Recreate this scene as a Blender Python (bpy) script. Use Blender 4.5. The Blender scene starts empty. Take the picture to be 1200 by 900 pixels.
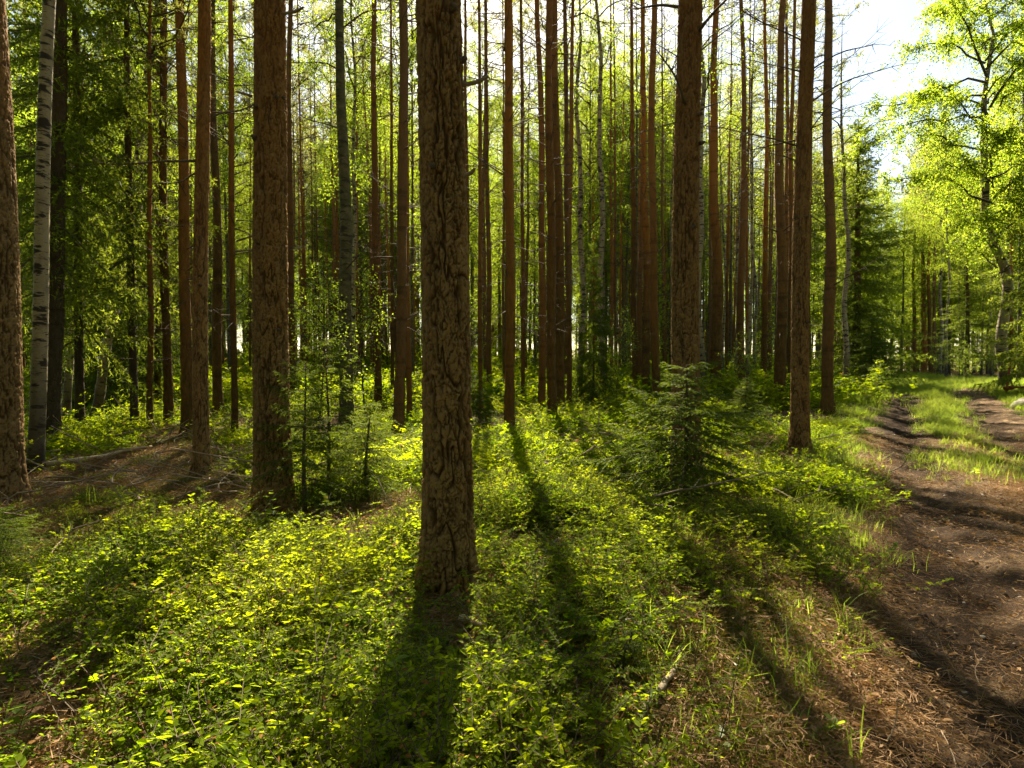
import bpy, math, random
import numpy as np
from mathutils import Matrix, Vector, Euler

random.seed(7)
rng = np.random.default_rng(11)
SC = bpy.context.scene
COL = SC.collection

# ------------------------------------------------------------------ camera, sky, sun, exposure
CAM_H = 1.45
LENS = 20.0
FPX = LENS / 36.0 * 1200.0
PITCH = math.radians(1.72)
cam_data = bpy.data.cameras.new('camera')
cam_data.lens = LENS
cam_data.sensor_width = 36.0
cam_data.clip_start = 0.05
cam_data.clip_end = 2000.0
cam = bpy.data.objects.new('camera', cam_data)
cam.location = (0, 0, CAM_H)
cam.rotation_euler = (math.radians(90) - PITCH, 0, 0)
COL.objects.link(cam)
SC.camera = cam

SUN_EL = math.radians(46.0)
SUN_AZ = math.radians(-2.5)          # measured from +Y towards +X
world = bpy.data.worlds.new('World')
SC.world = world
world.use_nodes = True
wn = world.node_tree
bg = wn.nodes['Background']
sky = wn.nodes.new('ShaderNodeTexSky')
sky.sky_type = 'NISHITA'
sky.sun_disc = False
sky.sun_elevation = SUN_EL
sky.sun_rotation = SUN_AZ
sky.dust_density = 0.8
sky.air_density = 1.0
wn.links.new(sky.outputs[0], bg.inputs[0])
bg.inputs[1].default_value = 0.050

sun_data = bpy.data.lights.new('sun', 'SUN')
sun_data.energy = 5.0
sun_data.angle = math.radians(0.53)
sun_data.color = (1.0, 0.93, 0.80)
sun = bpy.data.objects.new('sun', sun_data)
sun.rotation_euler = Euler((-(math.pi / 2 - SUN_EL), 0, -SUN_AZ), 'XYZ')
COL.objects.link(sun)

SC.view_settings.view_transform = 'Standard'
SC.view_settings.look = 'None'
SC.view_settings.exposure = 2.55
SC.view_settings.gamma = 1.0
SC.view_settings.use_white_balance = True
SC.view_settings.white_balance_temperature = 8000
SC.view_settings.white_balance_tint = 8
SC.view_settings.use_curve_mapping = False
SC.render.engine = 'CYCLES'
cy = SC.cycles
cy.max_bounces = 5
cy.diffuse_bounces = 3
cy.glossy_bounces = 1
cy.transmission_bounces = 4
cy.transparent_max_bounces = 4
cy.use_adaptive_sampling = True
cy.adaptive_threshold = 0.025
cy.caustics_reflective = False
cy.caustics_refractive = False
cy.use_denoising = True

# ------------------------------------------------------------------ numeric helpers
def smooth(a, b, x):
    t = np.clip((np.asarray(x, float) - a) / (b - a), 0, 1)
    return t * t * (3 - 2 * t)

_LAT = np.random.default_rng(5).random((256, 256))
def vnoise(x, y):
    x = np.asarray(x, float); y = np.asarray(y, float)
    xi = np.floor(x).astype(int); yi = np.floor(y).astype(int)
    fx = x - xi; fy = y - yi
    fx = fx * fx * (3 - 2 * fx); fy = fy * fy * (3 - 2 * fy)
    a = _LAT[xi & 255, yi & 255]; b = _LAT[(xi + 1) & 255, yi & 255]
    c = _LAT[xi & 255, (yi + 1) & 255]; d = _LAT[(xi + 1) & 255, (yi + 1) & 255]
    return (a * (1 - fx) + b * fx) * (1 - fy) + (c * (1 - fx) + d * fx) * fy

def fbm(x, y, o=3):
    s = 0; a = 0.5; n = 0
    for i in range(o):
        s = s + a * vnoise(x * 2 ** i + 17.3 * i, y * 2 ** i + 9.1 * i); n += a; a *= 0.5
    return s / n

def track_s(x, y):
    """signed distance (m) from the left wheel rut, positive to the right"""
    x = np.asarray(x, float); y = np.asarray(y, float)
    yy = np.maximum(y - 27.0, 0)
    line = 0.38 + 0.67 * y - 0.022 * yy * yy + 0.10 * np.sin(y * 0.45)
    return (x - line) * 0.831

RUT = 1.45
def ground(x, y):
    x = np.asarray(x, float); y = np.asarray(y, float)
    d = np.hypot(x, np.maximum(y, 0))
    z = 0.62 * smooth(6, 30, d) + 0.004 * np.maximum(d - 30, 0)
    s = track_s(x, y)
    off = smooth(0.5, 1.7, np.abs(s - 0.72) - 0.7)             # 0 on the track, 1 in the wood
    z = z + 0.13 * off - 0.13 * smooth(0, 14, d) * off * 0.5
    z = z + off * (0.34 * (fbm(x * 0.33 + 40, y * 0.33 + 11, 2) - 0.5) + 0.12 * (fbm(x * 1.1, y * 1.1, 2) - 0.5))
    z = z + 0.03 * (fbm(x * 2.7, y * 2.7, 2) - 0.5)
    r1 = np.exp(-(s / 0.33) ** 2); r2 = np.exp(-((s - RUT) / 0.33) ** 2)
    z = z - 0.085 * r1 - 0.075 * r2
    return z

def ray(u, v):
    dx = (u - 600) / FPX; dz = -(v - 450) / FPX
    c, s = math.cos(PITCH), math.sin(PITCH)
    return np.array([dx, c + dz * s, dz * c - s])

def ground_at(u, v):
    """the point of the ground that the picture shows at (u, v)"""
    r = ray(u, v); t = 1.0
    while t < 90:
        p = r * t
        if p[2] + CAM_H < ground(p[0], p[1]): break
        t += 0.03
    p = r * t
    return np.array([p[0], p[1], float(ground(p[0], p[1]))])

def at_depth(u, v, y):
    r = ray(u, v)
    p = r * (y / r[1])
    return np.array([p[0], p[1], p[2] + CAM_H])

# ------------------------------------------------------------------ mesh helpers
class Geo:
    def __init__(self):
        self.v = []; self.q = []; self.t = []; self.qm = []; self.tm = []; self.n = 0
    def add(self, v, quads=None, tris=None, m=0):
        v = np.asarray(v, float).reshape(-1, 3)
        if quads is not None and len(quads):
            q = np.asarray(quads, int) + self.n; self.q.append(q); self.qm.append(np.full(len(q), m))
        if tris is not None and len(tris):
            t = np.asarray(tris, int) + self.n; self.t.append(t); self.tm.append(np.full(len(t), m))
        self.v.append(v); self.n += len(v)
    def mesh(self, name, mats, smooth_mats=(), attrs=None):
        me = bpy.data.meshes.new(name)
        v = np.concatenate(self.v) if self.v else np.zeros((0, 3))
        q = np.concatenate(self.q) if self.q else np.zeros((0, 4), int)
        t = np.concatenate(self.t) if self.t else np.zeros((0, 3), int)
        qm = np.concatenate(self.qm) if self.qm else np.zeros(0, int)
        tm = np.concatenate(self.tm) if self.tm else np.zeros(0, int)
        me.vertices.add(len(v)); me.vertices.foreach_set('co', v.astype(np.float32).ravel())
        nl = q.size + t.size
        me.loops.add(nl)
        me.loops.foreach_set('vertex_index', np.concatenate([q.ravel(), t.ravel()]).astype(np.int32))
        nf = len(q) + len(t)
        me.polygons.add(nf)
        st = np.concatenate([np.arange(len(q)) * 4, q.size + np.arange(len(t)) * 3]).astype(np.int32)
        me.polygons.foreach_set('loop_start', st)
        mi = np.concatenate([qm, tm]).astype(np.int32)
        me.polygons.foreach_set('material_index', mi)
        sm = np.isin(mi, list(smooth_mats)) if smooth_mats else np.zeros(nf, bool)
        me.polygons.foreach_set('use_smooth', sm)
        for m in mats: me.materials.append(m)
        for an, av in (attrs or {}).items():
            a = me.attributes.new(an, 'FLOAT', 'POINT'); a.data.foreach_set('value', np.asarray(av, np.float32))
        me.update(calc_edges=True)
        return me

def norm(a):
    a = np.asarray(a, float)
    return a / np.maximum(np.linalg.norm(a, axis=-1, keepdims=True), 1e-9)

def tube(g, pts, rad, sides=6, m=0, cap=True):
    pts = np.asarray(pts, float); k = len(pts)
    rad = np.broadcast_to(np.asarray(rad, float), (k,))
    tan = norm(np.gradient(pts, axis=0))
    ref = np.array([0, 0, 1.0]) if abs(tan[:, 2]).mean() < 0.8 else np.array([1.0, 0, 0])
    a = norm(np.cross(tan, ref)); b = np.cross(tan, a)
    th = np.arange(sides) / sides * 2 * math.pi
    ring = a[:, None, :] * np.cos(th)[None, :, None] + b[:, None, :] * np.sin(th)[None, :, None]
    v = (pts[:, None, :] + ring * rad[:, None, None]).reshape(-1, 3)
    i = np.arange(k - 1)[:, None] * sides; j = np.arange(sides)[None, :]; j2 = (j + 1) % sides
    q = np.stack([i + j, i + j2, i + sides + j2, i + sides + j], -1).reshape(-1, 4)
    tr = []
    if cap:
        v = np.concatenate([v, pts[:1], pts[-1:]])
        c0 = k * sides; c1 = c0 + 1; e = (k - 1) * sides
        tr = [(c0, (x + 1) % sides, x) for x in range(sides)] + [(c1, e + x, e + (x + 1) % sides) for x in range(sides)]
    g.add(v, q, tr, m)

def rand_unit(n, r=rng):
    return norm(r.normal(size=(n, 3)))

def leaves(g, c, d, nrm, ln, wd, m=0, fold=0.0):
    """rhombic leaves: base at c, along d, facing nrm"""
    d = norm(d); s = norm(np.cross(d, nrm)); up = np.cross(s, d)
    ln = np.broadcast_to(np.asarray(ln, float), (len(c),))[:, None]; wd = np.broadcast_to(np.asarray(wd, float), (len(c),))[:, None]
    n = len(c)
    if fold == 0:
        v = np.stack([c, c + d * ln * .45 + s * wd * .5, c + d * ln, c + d * ln * .45 - s * wd * .5], 1).reshape(-1, 3)
        g.add(v, np.arange(n * 4).reshape(n, 4), None, m)
    else:
        lift = up * wd * fold
        b = np.arange(n)[:, None] * 6
        v = np.stack([c, c + d * ln * .28 + s * wd * .45 + lift * .8, c + d * ln * .68 + s * wd * .40 + lift * .6,
                      c + d * ln - lift * .25,
                      c + d * ln * .68 - s * wd * .40 + lift * .6, c + d * ln * .28 - s * wd * .45 + lift * .8], 1).reshape(-1, 3)
        q = np.concatenate([b + np.array([[0, 1, 2, 3]]), b + np.array([[0, 3, 4, 5]])])
        g.add(v, q, None, m)

def needles(g, c, d, ln, wd, m=0):
    """each needle or spray tip is one slim triangle"""
    d = norm(d); s = norm(np.cross(d, rand_unit(len(c))))
    ln = np.broadcast_to(np.asarray(ln, float), (len(c),))[:, None]; wd = np.broadcast_to(np.asarray(wd, float), (len(c),))[:, None]
    v = np.stack([c + s * wd * .5, c - s * wd * .5, c + d * ln], 1).reshape(-1, 3)
    g.add(v, None, np.arange(len(c) * 3).reshape(-1, 3), m)

def link(name, data, parent=None, **props):
    o = bpy.data.objects.new(name, data)
    COL.objects.link(o)
    if parent is not None: o.parent = parent
    for k, v in props.items(): o[k] = v
    return o

def thing(name, label, cat, loc=(0, 0, 0), group=None, data=None):
    o = link(name, data)
    o.location = loc; o['label'] = label; o['category'] = cat
    if group: o['group'] = group
    return o

# ------------------------------------------------------------------ materials
def new_mat(name):
    m = bpy.data.materials.new(name); m.use_nodes = True
    nt = m.node_tree; nt.nodes.clear()
    return m, nt, nt.nodes, nt.links

def ramp(N, stops, interp='LINEAR'):
    r = N.new('ShaderNodeValToRGB'); e = r.color_ramp.elements
    r.color_ramp.interpolation = interp
    e[0].position = stops[0][0]; e[0].color = (*stops[0][1], 1)
    e[1].position = stops[-1][0]; e[1].color = (*stops[-1][1], 1)
    for p, c in stops[1:-1]:
        x = e.new(p); x.color = (*c, 1)
    return r

def mixc(N, L, fac, a, b, mode='MIX'):
    n = N.new('ShaderNodeMix'); n.data_type = 'RGBA'; n.blend_type = mode
    for s, v in ((n.inputs[0], fac), (n.inputs[6], a), (n.inputs[7], b)):
        if hasattr(v, 'links') or hasattr(v, 'is_linked'): L.new(v, s)
        else: s.default_value = v if not isinstance(v, tuple) else (*v, 1)
    return n.outputs[2]

def noise(N, L, vec, scale, detail=3, rough=0.55):
    n = N.new('ShaderNodeTexNoise'); n.inputs['Scale'].default_value = scale
    n.inputs['Detail'].default_value = detail; n.inputs['Roughness'].default_value = rough
    if vec is not None: L.new(vec, n.inputs['Vector'])
    return n.outputs[0]

def mapping(N, L, vec, scale):
    m = N.new('ShaderNodeMapping'); m.inputs['Scale'].default_value = scale
    L.new(vec, m.inputs['Vector']); return m.outputs[0]

def principled(N, L, col, rough=0.8, spec=0.2, normal=None):
    b = N.new('ShaderNodeBsdfPrincipled')
    if isinstance(col, tuple): b.inputs['Base Color'].default_value = (*col, 1)
    else: L.new(col, b.inputs['Base Color'])
    b.inputs['Roughness'].default_value = rough
    b.inputs['Specular IOR Level'].default_value = spec
    if normal is not None: L.new(normal, b.inputs['Normal'])
    return b.outputs[0]

def bump(N, L, h, strength=0.5, dist=0.01):
    b = N.new('ShaderNodeBump'); b.inputs['Strength'].default_value = strength
    b.inputs['Distance'].default_value = dist; L.new(h, b.inputs['Height'])
    return b.outputs[0]

def out(N, L, sh):
    o = N.new('ShaderNodeOutputMaterial'); L.new(sh, o.inputs[0])

def leaf_mat(name, c1, c2, t1, t2, tfac=0.5, rough=0.45, spec=0.25, patch=0.0, dry=None):
    """c1..c2 surface colour spread leaf by leaf, t1..t2 colour of the light let through"""
    m, nt, N, L = new_mat(name)
    geo = N.new('ShaderNodeNewGeometry'); oi = N.new('ShaderNodeObjectInfo')
    ad = N.new('ShaderNodeMath'); ad.operation = 'MULTIPLY_ADD'
    L.new(geo.outputs['Random Per Island'], ad.inputs[0]); ad.inputs[1].default_value = 0.65
    m2 = N.new('ShaderNodeMath'); m2.operation = 'MULTIPLY'; m2.inputs[1].default_value = 0.35
    L.new(oi.outputs['Random'], m2.inputs[0]); L.new(m2.outputs[0], ad.inputs[2])
    fac = ad.outputs[0]
    if patch:
        n = noise(N, L, geo.outputs['Position'], patch, 2)
        mm = N.new('ShaderNodeMapRange'); mm.inputs[1].default_value = .35; mm.inputs[2].default_value = .65
        L.new(n, mm.inputs[0])
        av = N.new('ShaderNodeMath'); av.operation = 'ADD'; av.use_clamp = True
        h1 = N.new('ShaderNodeMath'); h1.operation = 'MULTIPLY'; h1.inputs[1].default_value = .6; L.new(fac, h1.inputs[0])
        h2 = N.new('ShaderNodeMath'); h2.operation = 'MULTIPLY'; h2.inputs[1].default_value = .4; L.new(mm.outputs[0], h2.inputs[0])
        L.new(h1.outputs[0], av.inputs[0]); L.new(h2.outputs[0], av.inputs[1]); fac = av.outputs[0]
    col = mixc(N, L, fac, c1, c2); tcol = mixc(N, L, fac, t1, t2)
    if dry is not None:
        gt = N.new('ShaderNodeMath'); gt.operation = 'GREATER_THAN'; gt.inputs[1].default_value = 0.965
        L.new(geo.outputs['Random Per Island'], gt.inputs[0])
        col = mixc(N, L, gt.outputs[0], col, dry); tcol = mixc(N, L, gt.outputs[0], tcol, dry)
    p = principled(N, L, col, rough, spec)
    t = N.new('ShaderNodeBsdfTranslucent'); L.new(tcol, t.inputs[0])
    mx = N.new('ShaderNodeMixShader'); mx.inputs[0].default_value = tfac
    L.new(p, mx.inputs[1]); L.new(t.outputs[0], mx.inputs[2])
    out(N, L, mx.outputs[0])
    return m

def bark_mat(name, low, low2, high, z0, z1, plates=True, relief=False):
    m, nt, N, L = new_mat(name)
    tc = N.new('ShaderNodeTexCoord'); ob = tc.outputs['Object']; oi = N.new('ShaderNodeObjectInfo')
    sx = N.new('ShaderNodeSeparateXYZ'); L.new(ob, sx.inputs[0])
    st = mapping(N, L, ob, (1, 1, .32))
    n1 = noise(N, L, st, 9, 4); n2 = noise(N, L, mapping(N, L, ob, (1, 1, .5)), 45, 4, .65)
    vo = N.new('ShaderNodeTexVoronoi'); vo.feature = 'F1'; vo.inputs['Scale'].default_value = 30
    L.new(mapping(N, L, ob, (1, 1, .4)), vo.inputs['Vector'])
    vd = N.new('ShaderNodeTexVoronoi'); vd.feature = 'DISTANCE_TO_EDGE'; vd.inputs['Scale'].default_value = 30
    L.new(mapping(N, L, ob, (1, 1, .4)), vd.inputs['Vector'])
    base = mixc(N, L, n1, low, low2)
    if relief:
        at = N.new('ShaderNodeAttribute'); at.attribute_name = 'plate'
        base = mixc(N, L, at.outputs['Fac'], low, low2)
        base = mixc(N, L, mixc(N, L, .5, n1, n2), base, tuple(min(1, c * 1.25 + .02) for c in low2))
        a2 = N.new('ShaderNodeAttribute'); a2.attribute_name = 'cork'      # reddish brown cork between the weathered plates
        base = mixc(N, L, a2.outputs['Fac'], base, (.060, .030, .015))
    else:
        sep = N.new('ShaderNodeSeparateColor'); L.new(vo.outputs['Color'], sep.inputs[0])
        base = mixc(N, L, .5, base, mixc(N, L, sep.outputs[0], low, low2))
    # papery orange bark higher up the stem
    zz = N.new('ShaderNodeMapRange'); zz.inputs[1].default_value = z0; zz.inputs[2].default_value = z1
    add = N.new('ShaderNodeMath'); add.operation = 'MULTIPLY_ADD'; add.inputs[1].default_value = 5.0
    L.new(n1, add.inputs[0]); L.new(sx.outputs[2], add.inputs[2])
    ofs = N.new('ShaderNodeMath'); ofs.operation = 'MULTIPLY_ADD'; ofs.inputs[1].default_value = 6.0
    L.new(oi.outputs['Random'], ofs.inputs[0]); L.new(add.outputs[0], ofs.inputs[2])
    sb = N.new('ShaderNodeMath'); sb.operation = 'SUBTRACT'; sb.inputs[1].default_value = 5.5; L.new(ofs.outputs[0], sb.inputs[0])
    L.new(sb.outputs[0], zz.inputs[0])
    gv = N.new('ShaderNodeMath'); gv.operation = 'FRACT'; g5 = N.new('ShaderNodeMath'); g5.operation = 'MULTIPLY'; g5.inputs[1].default_value = 7.31
    L.new(oi.outputs['Random'], g5.inputs[0]); L.new(g5.outputs[0], gv.inputs[0])
    hi = mixc(N, L, gv.outputs[0], high, (.22, .135, .075))
    hi = mixc(N, L, n2, hi, mixc(N, L, .45, hi, (.05, .03, .015)))
    if relief:
        hi = mixc(N, L, at.outputs['Fac'], tuple(c * .50 for c in high), hi)
    col = mixc(N, L, zz.outputs[0], base, hi)
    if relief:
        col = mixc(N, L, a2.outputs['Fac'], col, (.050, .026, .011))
    # fine flecks of grey lichen
    fl = ramp(N, [(.60, (0, 0, 0)), (.72, (1, 1, 1))]); L.new(n2, fl.inputs[0])
    fm = N.new('ShaderNodeMath'); fm.operation = 'MULTIPLY'; fm.inputs[1].default_value = .45; L.new(fl.outputs[0], fm.inputs[0])
    col = mixc(N, L, fm.outputs[0], col, (.27, .20, .10))
    if not relief:                                     # dark rings where the whorls of branches sat
        rz_ = N.new('ShaderNodeTexNoise'); rz_.noise_dimensions = '2D'; rz_.inputs['Scale'].default_value = 1.0; rz_.inputs['Detail'].default_value = 2
        cb = N.new('ShaderNodeCombineXYZ'); zm = N.new('ShaderNodeMath'); zm.operation = 'MULTIPLY'; zm.inputs[1].default_value = 5.5
        L.new(sx.outputs[2], zm.inputs[0]); L.new(zm.outputs[0], cb.inputs[0])
        om = N.new('ShaderNodeMath'); om.operation = 'MULTIPLY_ADD'; om.inputs[1].default_value = 90; L.new(oi.outputs['Random'], om.inputs[0])
        nm_ = N.new('ShaderNodeMath'); nm_.operation = 'MULTIPLY'; nm_.inputs[1].default_value = .8; L.new(n1, nm_.inputs[0]); L.new(nm_.outputs[0], om.inputs[2])
        L.new(om.outputs[0], cb.inputs[1]); L.new(cb.outputs[0], rz_.inputs['Vector'])
        rr_ = ramp(N, [(.60, (0, 0, 0)), (.72, (.5, .5, .5))]); L.new(rz_.outputs[0], rr_.inputs[0])
        col = mixc(N, L, rr_.outputs[0], col, (.045, .030, .018))
    h = N.new('ShaderNodeMath'); h.operation = 'MULTIPLY_ADD'; h.inputs[1].default_value = 0.6
    L.new(n2, h.inputs[0])
    if plates and not relief:
        e = ramp(N, [(0, (0, 0, 0)), (.16, (1, 1, 1))]); L.new(vd.outputs['Distance'], e.inputs[0]); L.new(e.outputs[0], h.inputs[2])
    nm = bump(N, L, h.outputs[0], .9 if not relief else .6, .012 if not relief else .006)
    out(N, L, principled(N, L, col, .9, .12, nm))
    return m

def birch_mat(name, white, dark, mossy=0.0):
    m, nt, N, L = new_mat(name)
    tc = N.new('ShaderNodeTexCoord'); ob = tc.outputs['Object']
    sx = N.new('ShaderNodeSeparateXYZ'); L.new(ob, sx.inputs[0])
    n1 = noise(N, L, mapping(N, L, ob, (2.2, 2.2, 9)), 1.5, 4, .6)
    n2 = noise(N, L, mapping(N, L, ob, (1, 1, 6)), 14, 3, .6)
    n3 = noise(N, L, ob, 3.5, 4)
    r1 = ramp(N, [(.555, (0, 0, 0)), (.60, (1, 1, 1))]); L.new(n1, r1.inputs[0])
    r2 = ramp(N, [(.60, (0, 0, 0)), (.66, (1, 1, 1))]); L.new(n2, r2.inputs[0])
    mx = N.new('ShaderNodeMath'); mx.operation = 'MAXIMUM'; L.new(r1.outputs[0], mx.inputs[0]); L.new(r2.outputs[0], mx.inputs[1])
    w = mixc(N, L, n3, white, tuple(c * .45 for c in white))
    st_ = ramp(N, [(.50, (0, 0, 0)), (.66, (.8, .8, .8))]); L.new(noise(N, L, mapping(N, L, ob, (1, 1, .8)), 5.5, 6, .72), st_.inputs[0])
    w = mixc(N, L, st_.outputs[0], w, (.17, .135, .085))
    sc_ = ramp(N, [(.60, (0, 0, 0)), (.635, (1, 1, 1))]); L.new(noise(N, L, mapping(N, L, ob, (3.2, 3.2, 6.5)), .9, 3, .5), sc_.inputs[0])
    if mossy:
        rm = ramp(N, [(.5 - mossy * .25, (0, 0, 0)), (.58, (1, 1, 1))]); L.new(noise(N, L, ob, 7, 5, .7), rm.inputs[0])
        w = mixc(N, L, rm.outputs[0], w, (.07, .075, .035))
    col = mixc(N, L, mx.outputs[0], w, dark)
    col = mixc(N, L, sc_.outputs[0], col, dark)
    # rough dark bark round the foot
    zr = N.new('ShaderNodeMapRange'); zr.inputs[1].default_value = 1.9; zr.inputs[2].default_value = .2
    za = N.new('ShaderNodeMath'); za.operation = 'MULTIPLY_ADD'; za.inputs[1].default_value = -1.6
    L.new(n3, za.inputs[0]); L.new(sx.outputs[2], za.inputs[2])
    zb = N.new('ShaderNodeMath'); zb.operation = 'ADD'; zb.inputs[1].default_value = .8; L.new(za.outputs[0], zb.inputs[0])
    L.new(zb.outputs[0], zr.inputs[0])
    col = mixc(N, L, zr.outputs[0], col, tuple(c * 1.3 for c in dark))
    nm = bump(N, L, mx.outputs[0], .5, .006)
    out(N, L, principled(N, L, col, .7, .25, nm))
    return m

def wood_mat(name, a, b, scale=30):
    m, nt, N, L = new_mat(name)
    tc = N.new('ShaderNodeTexCoord')
    n = noise(N, L, tc.outputs['Object'], scale, 4, .65)
    oi = N.new('ShaderNodeObjectInfo')
    col = mixc(N, L, n, a, b)
    out(N, L, principled(N, L, col, .9, .1, bump(N, L, n, .6, .006)))
    return m

M = {}
M['pine_bark'] = bark_mat('pine_bark', (.066, .040, .015), (.180, .102, .036), (.52, .20, .045), 1.2, 6.5)
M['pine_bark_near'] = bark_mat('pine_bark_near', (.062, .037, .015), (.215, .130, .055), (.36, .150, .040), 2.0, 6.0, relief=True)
M['spruce_bark'] = bark_mat('spruce_bark', (.055, .042, .032), (.11, .085, .065), (.12, .085, .06), 4, 12)
M['birch_bark'] = birch_mat('birch_bark', (.42, .36, .245), (.030, .026, .020))
M['birch_bark_mossy'] = birch_mat('birch_bark_mossy', (.25, .215, .12), (.04, .034, .020), .9)
M['twig'] = wood_mat('twig', (.055, .042, .032), (.14, .11, .085))
M['birch_twig'] = wood_mat('birch_twig', (.05, .038, .03), (.13, .10, .08))
M['dead_wood'] = wood_mat('dead_wood', (.13, .10, .075), (.32, .26, .20), 60)
M['pale_wood'] = wood_mat('pale_wood', (.30, .23, .16), (.52, .42, .30), 40)
M['birch_leaf'] = leaf_mat('birch_leaf', (.045, .10, .012), (.115, .16, .020), (.22, .43, .025), (.56, .62, .06), .58, .6, .08)
M['sapling_leaf'] = leaf_mat('sapling_leaf', (.06, .12, .02), (.11, .16, .025), (.26, .46, .03), (.50, .62, .05), .57)
M['pine_needle'] = leaf_mat('pine_needle', (.06, .09, .028), (.11, .13, .035), (.26, .31, .05), (.44, .43, .08), .48)
M['spruce_needle'] = leaf_mat('spruce_needle', (.033, .066, .012), (.070, .112, .018), (.16, .26, .02), (.38, .44, .045), .45, .6, .10)
M['young_needle'] = leaf_mat('young_needle', (.022, .050, .008), (.052, .086, .012), (.10, .18, .012), (.26, .33, .025), .36, .6, .10)
M['bilberry_leaf'] = leaf_mat('bilberry_leaf', (.024, .076, .005), (.135, .178, .010), (.09, .25, .006), (.58, .63, .028), .55, .6, .05, patch=.9, dry=(.26, .13, .04))
M['grass_blade'] = leaf_mat('grass_blade', (.055, .115, .016), (.12, .16, .025), (.20, .36, .03), (.46, .54, .06), .5, .6, .12, patch=.6)
M['dry_grass'] = leaf_mat('dry_grass', (.22, .16, .07), (.36, .27, .13), (.3, .2, .08), (.4, .3, .14), .3)
M['litter'] = leaf_mat('litter', (.10, .055, .026), (.33, .21, .115), (.2, .10, .03), (.34, .2, .08), .25, .7, .15)
M['moss'] = leaf_mat('moss', (.045, .062, .010), (.095, .095, .016), (.14, .17, .015), (.26, .24, .03), .35)

def ground_mat(name, track=False):
    m, nt, N, L = new_mat(name)
    geo = N.new('ShaderNodeNewGeometry'); P = geo.outputs['Position']
    n0 = noise(N, L, P, .8, 3); n1 = noise(N, L, P, 5, 5, .65); n2 = noise(N, L, P, 38, 5, .7); n3 = noise(N, L, P, 150, 3, .7)
    soil = ramp(N, [(.32, (.035, .020, .012)), (.48, (.085, .047, .026)), (.58, (.16, .092, .050)), (.70, (.26, .165, .095))])
    mm = mixc(N, L, .55, n1, n2); L.new(mm, soil.inputs[0])
    col = soil.outputs[0]
    if track:
        dk = ramp(N, [(.36, (.030, .019, .012)), (.48, (.085, .054, .034)), (.55, (.19, .130, .078)), (.66, (.34, .245, .150))])
        L.new(mixc(N, L, .5, n1, n2), dk.inputs[0]); col = dk.outputs[0]
        at = N.new('ShaderNodeAttribute'); at.attribute_name = 'rut'     # moist churned soil, darkened further to paint in the shade over the rut
        col = mixc(N, L, at.outputs['Fac'], col, mixc(N, L, n2, (.012, .0075, .005), (.050, .031, .019)))
    else:
        mo = ramp(N, [(.46, (0, 0, 0)), (.56, (1, 1, 1))]); L.new(mixc(N, L, .35, n0, n1), mo.inputs[0])
        mc = mixc(N, L, n2, (.03, .045, .008), (.10, .105, .02))
        col = mixc(N, L, mo.outputs[0], col, mc)
    h = N.new('ShaderNodeMath'); h.operation = 'MULTIPLY_ADD'; h.inputs[1].default_value = .4; L.new(n3, h.inputs[0]); L.new(n2, h.inputs[2])
    out(N, L, principled(N, L, col, .95, .1, bump(N, L, h.outputs[0], 1.0, .03)))
    return m
M['forest_floor'] = ground_mat('forest_floor')
M['track_dirt'] = ground_mat('track_dirt', True)

def stone_mat():
    m, nt, N, L = new_mat('stone')
    tc = N.new('ShaderNodeTexCoord'); n = noise(N, L, tc.outputs['Object'], 9, 6, .7); n2 = noise(N, L, tc.outputs['Object'], 60, 4)
    r = ramp(N, [(.35, (.16, .14, .12)), (.6, (.36, .33, .29)), (.75, (.48, .45, .40))]); L.new(mixc(N, L, .4, n, n2), r.inputs[0])
    out(N, L, principled(N, L, r.outputs[0], .85, .2, bump(N, L, n2, .5, .01)))
    return m
M['stone'] = stone_mat()
def rust_mat():
    m, nt, N, L = new_mat('red_paint')
    tc = N.new('ShaderNodeTexCoord'); n = noise(N, L, tc.outputs['Object'], 14, 5, .7)
    r = ramp(N, [(.4, (.30, .035, .022)), (.58, (.22, .05, .025)), (.7, (.10, .045, .025))]); L.new(n, r.inputs[0])
    out(N, L, principled(N, L, r.outputs[0], .6, .3, bump(N, L, n, .3, .004)))
    return m
M['red_paint'] = rust_mat()

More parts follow.
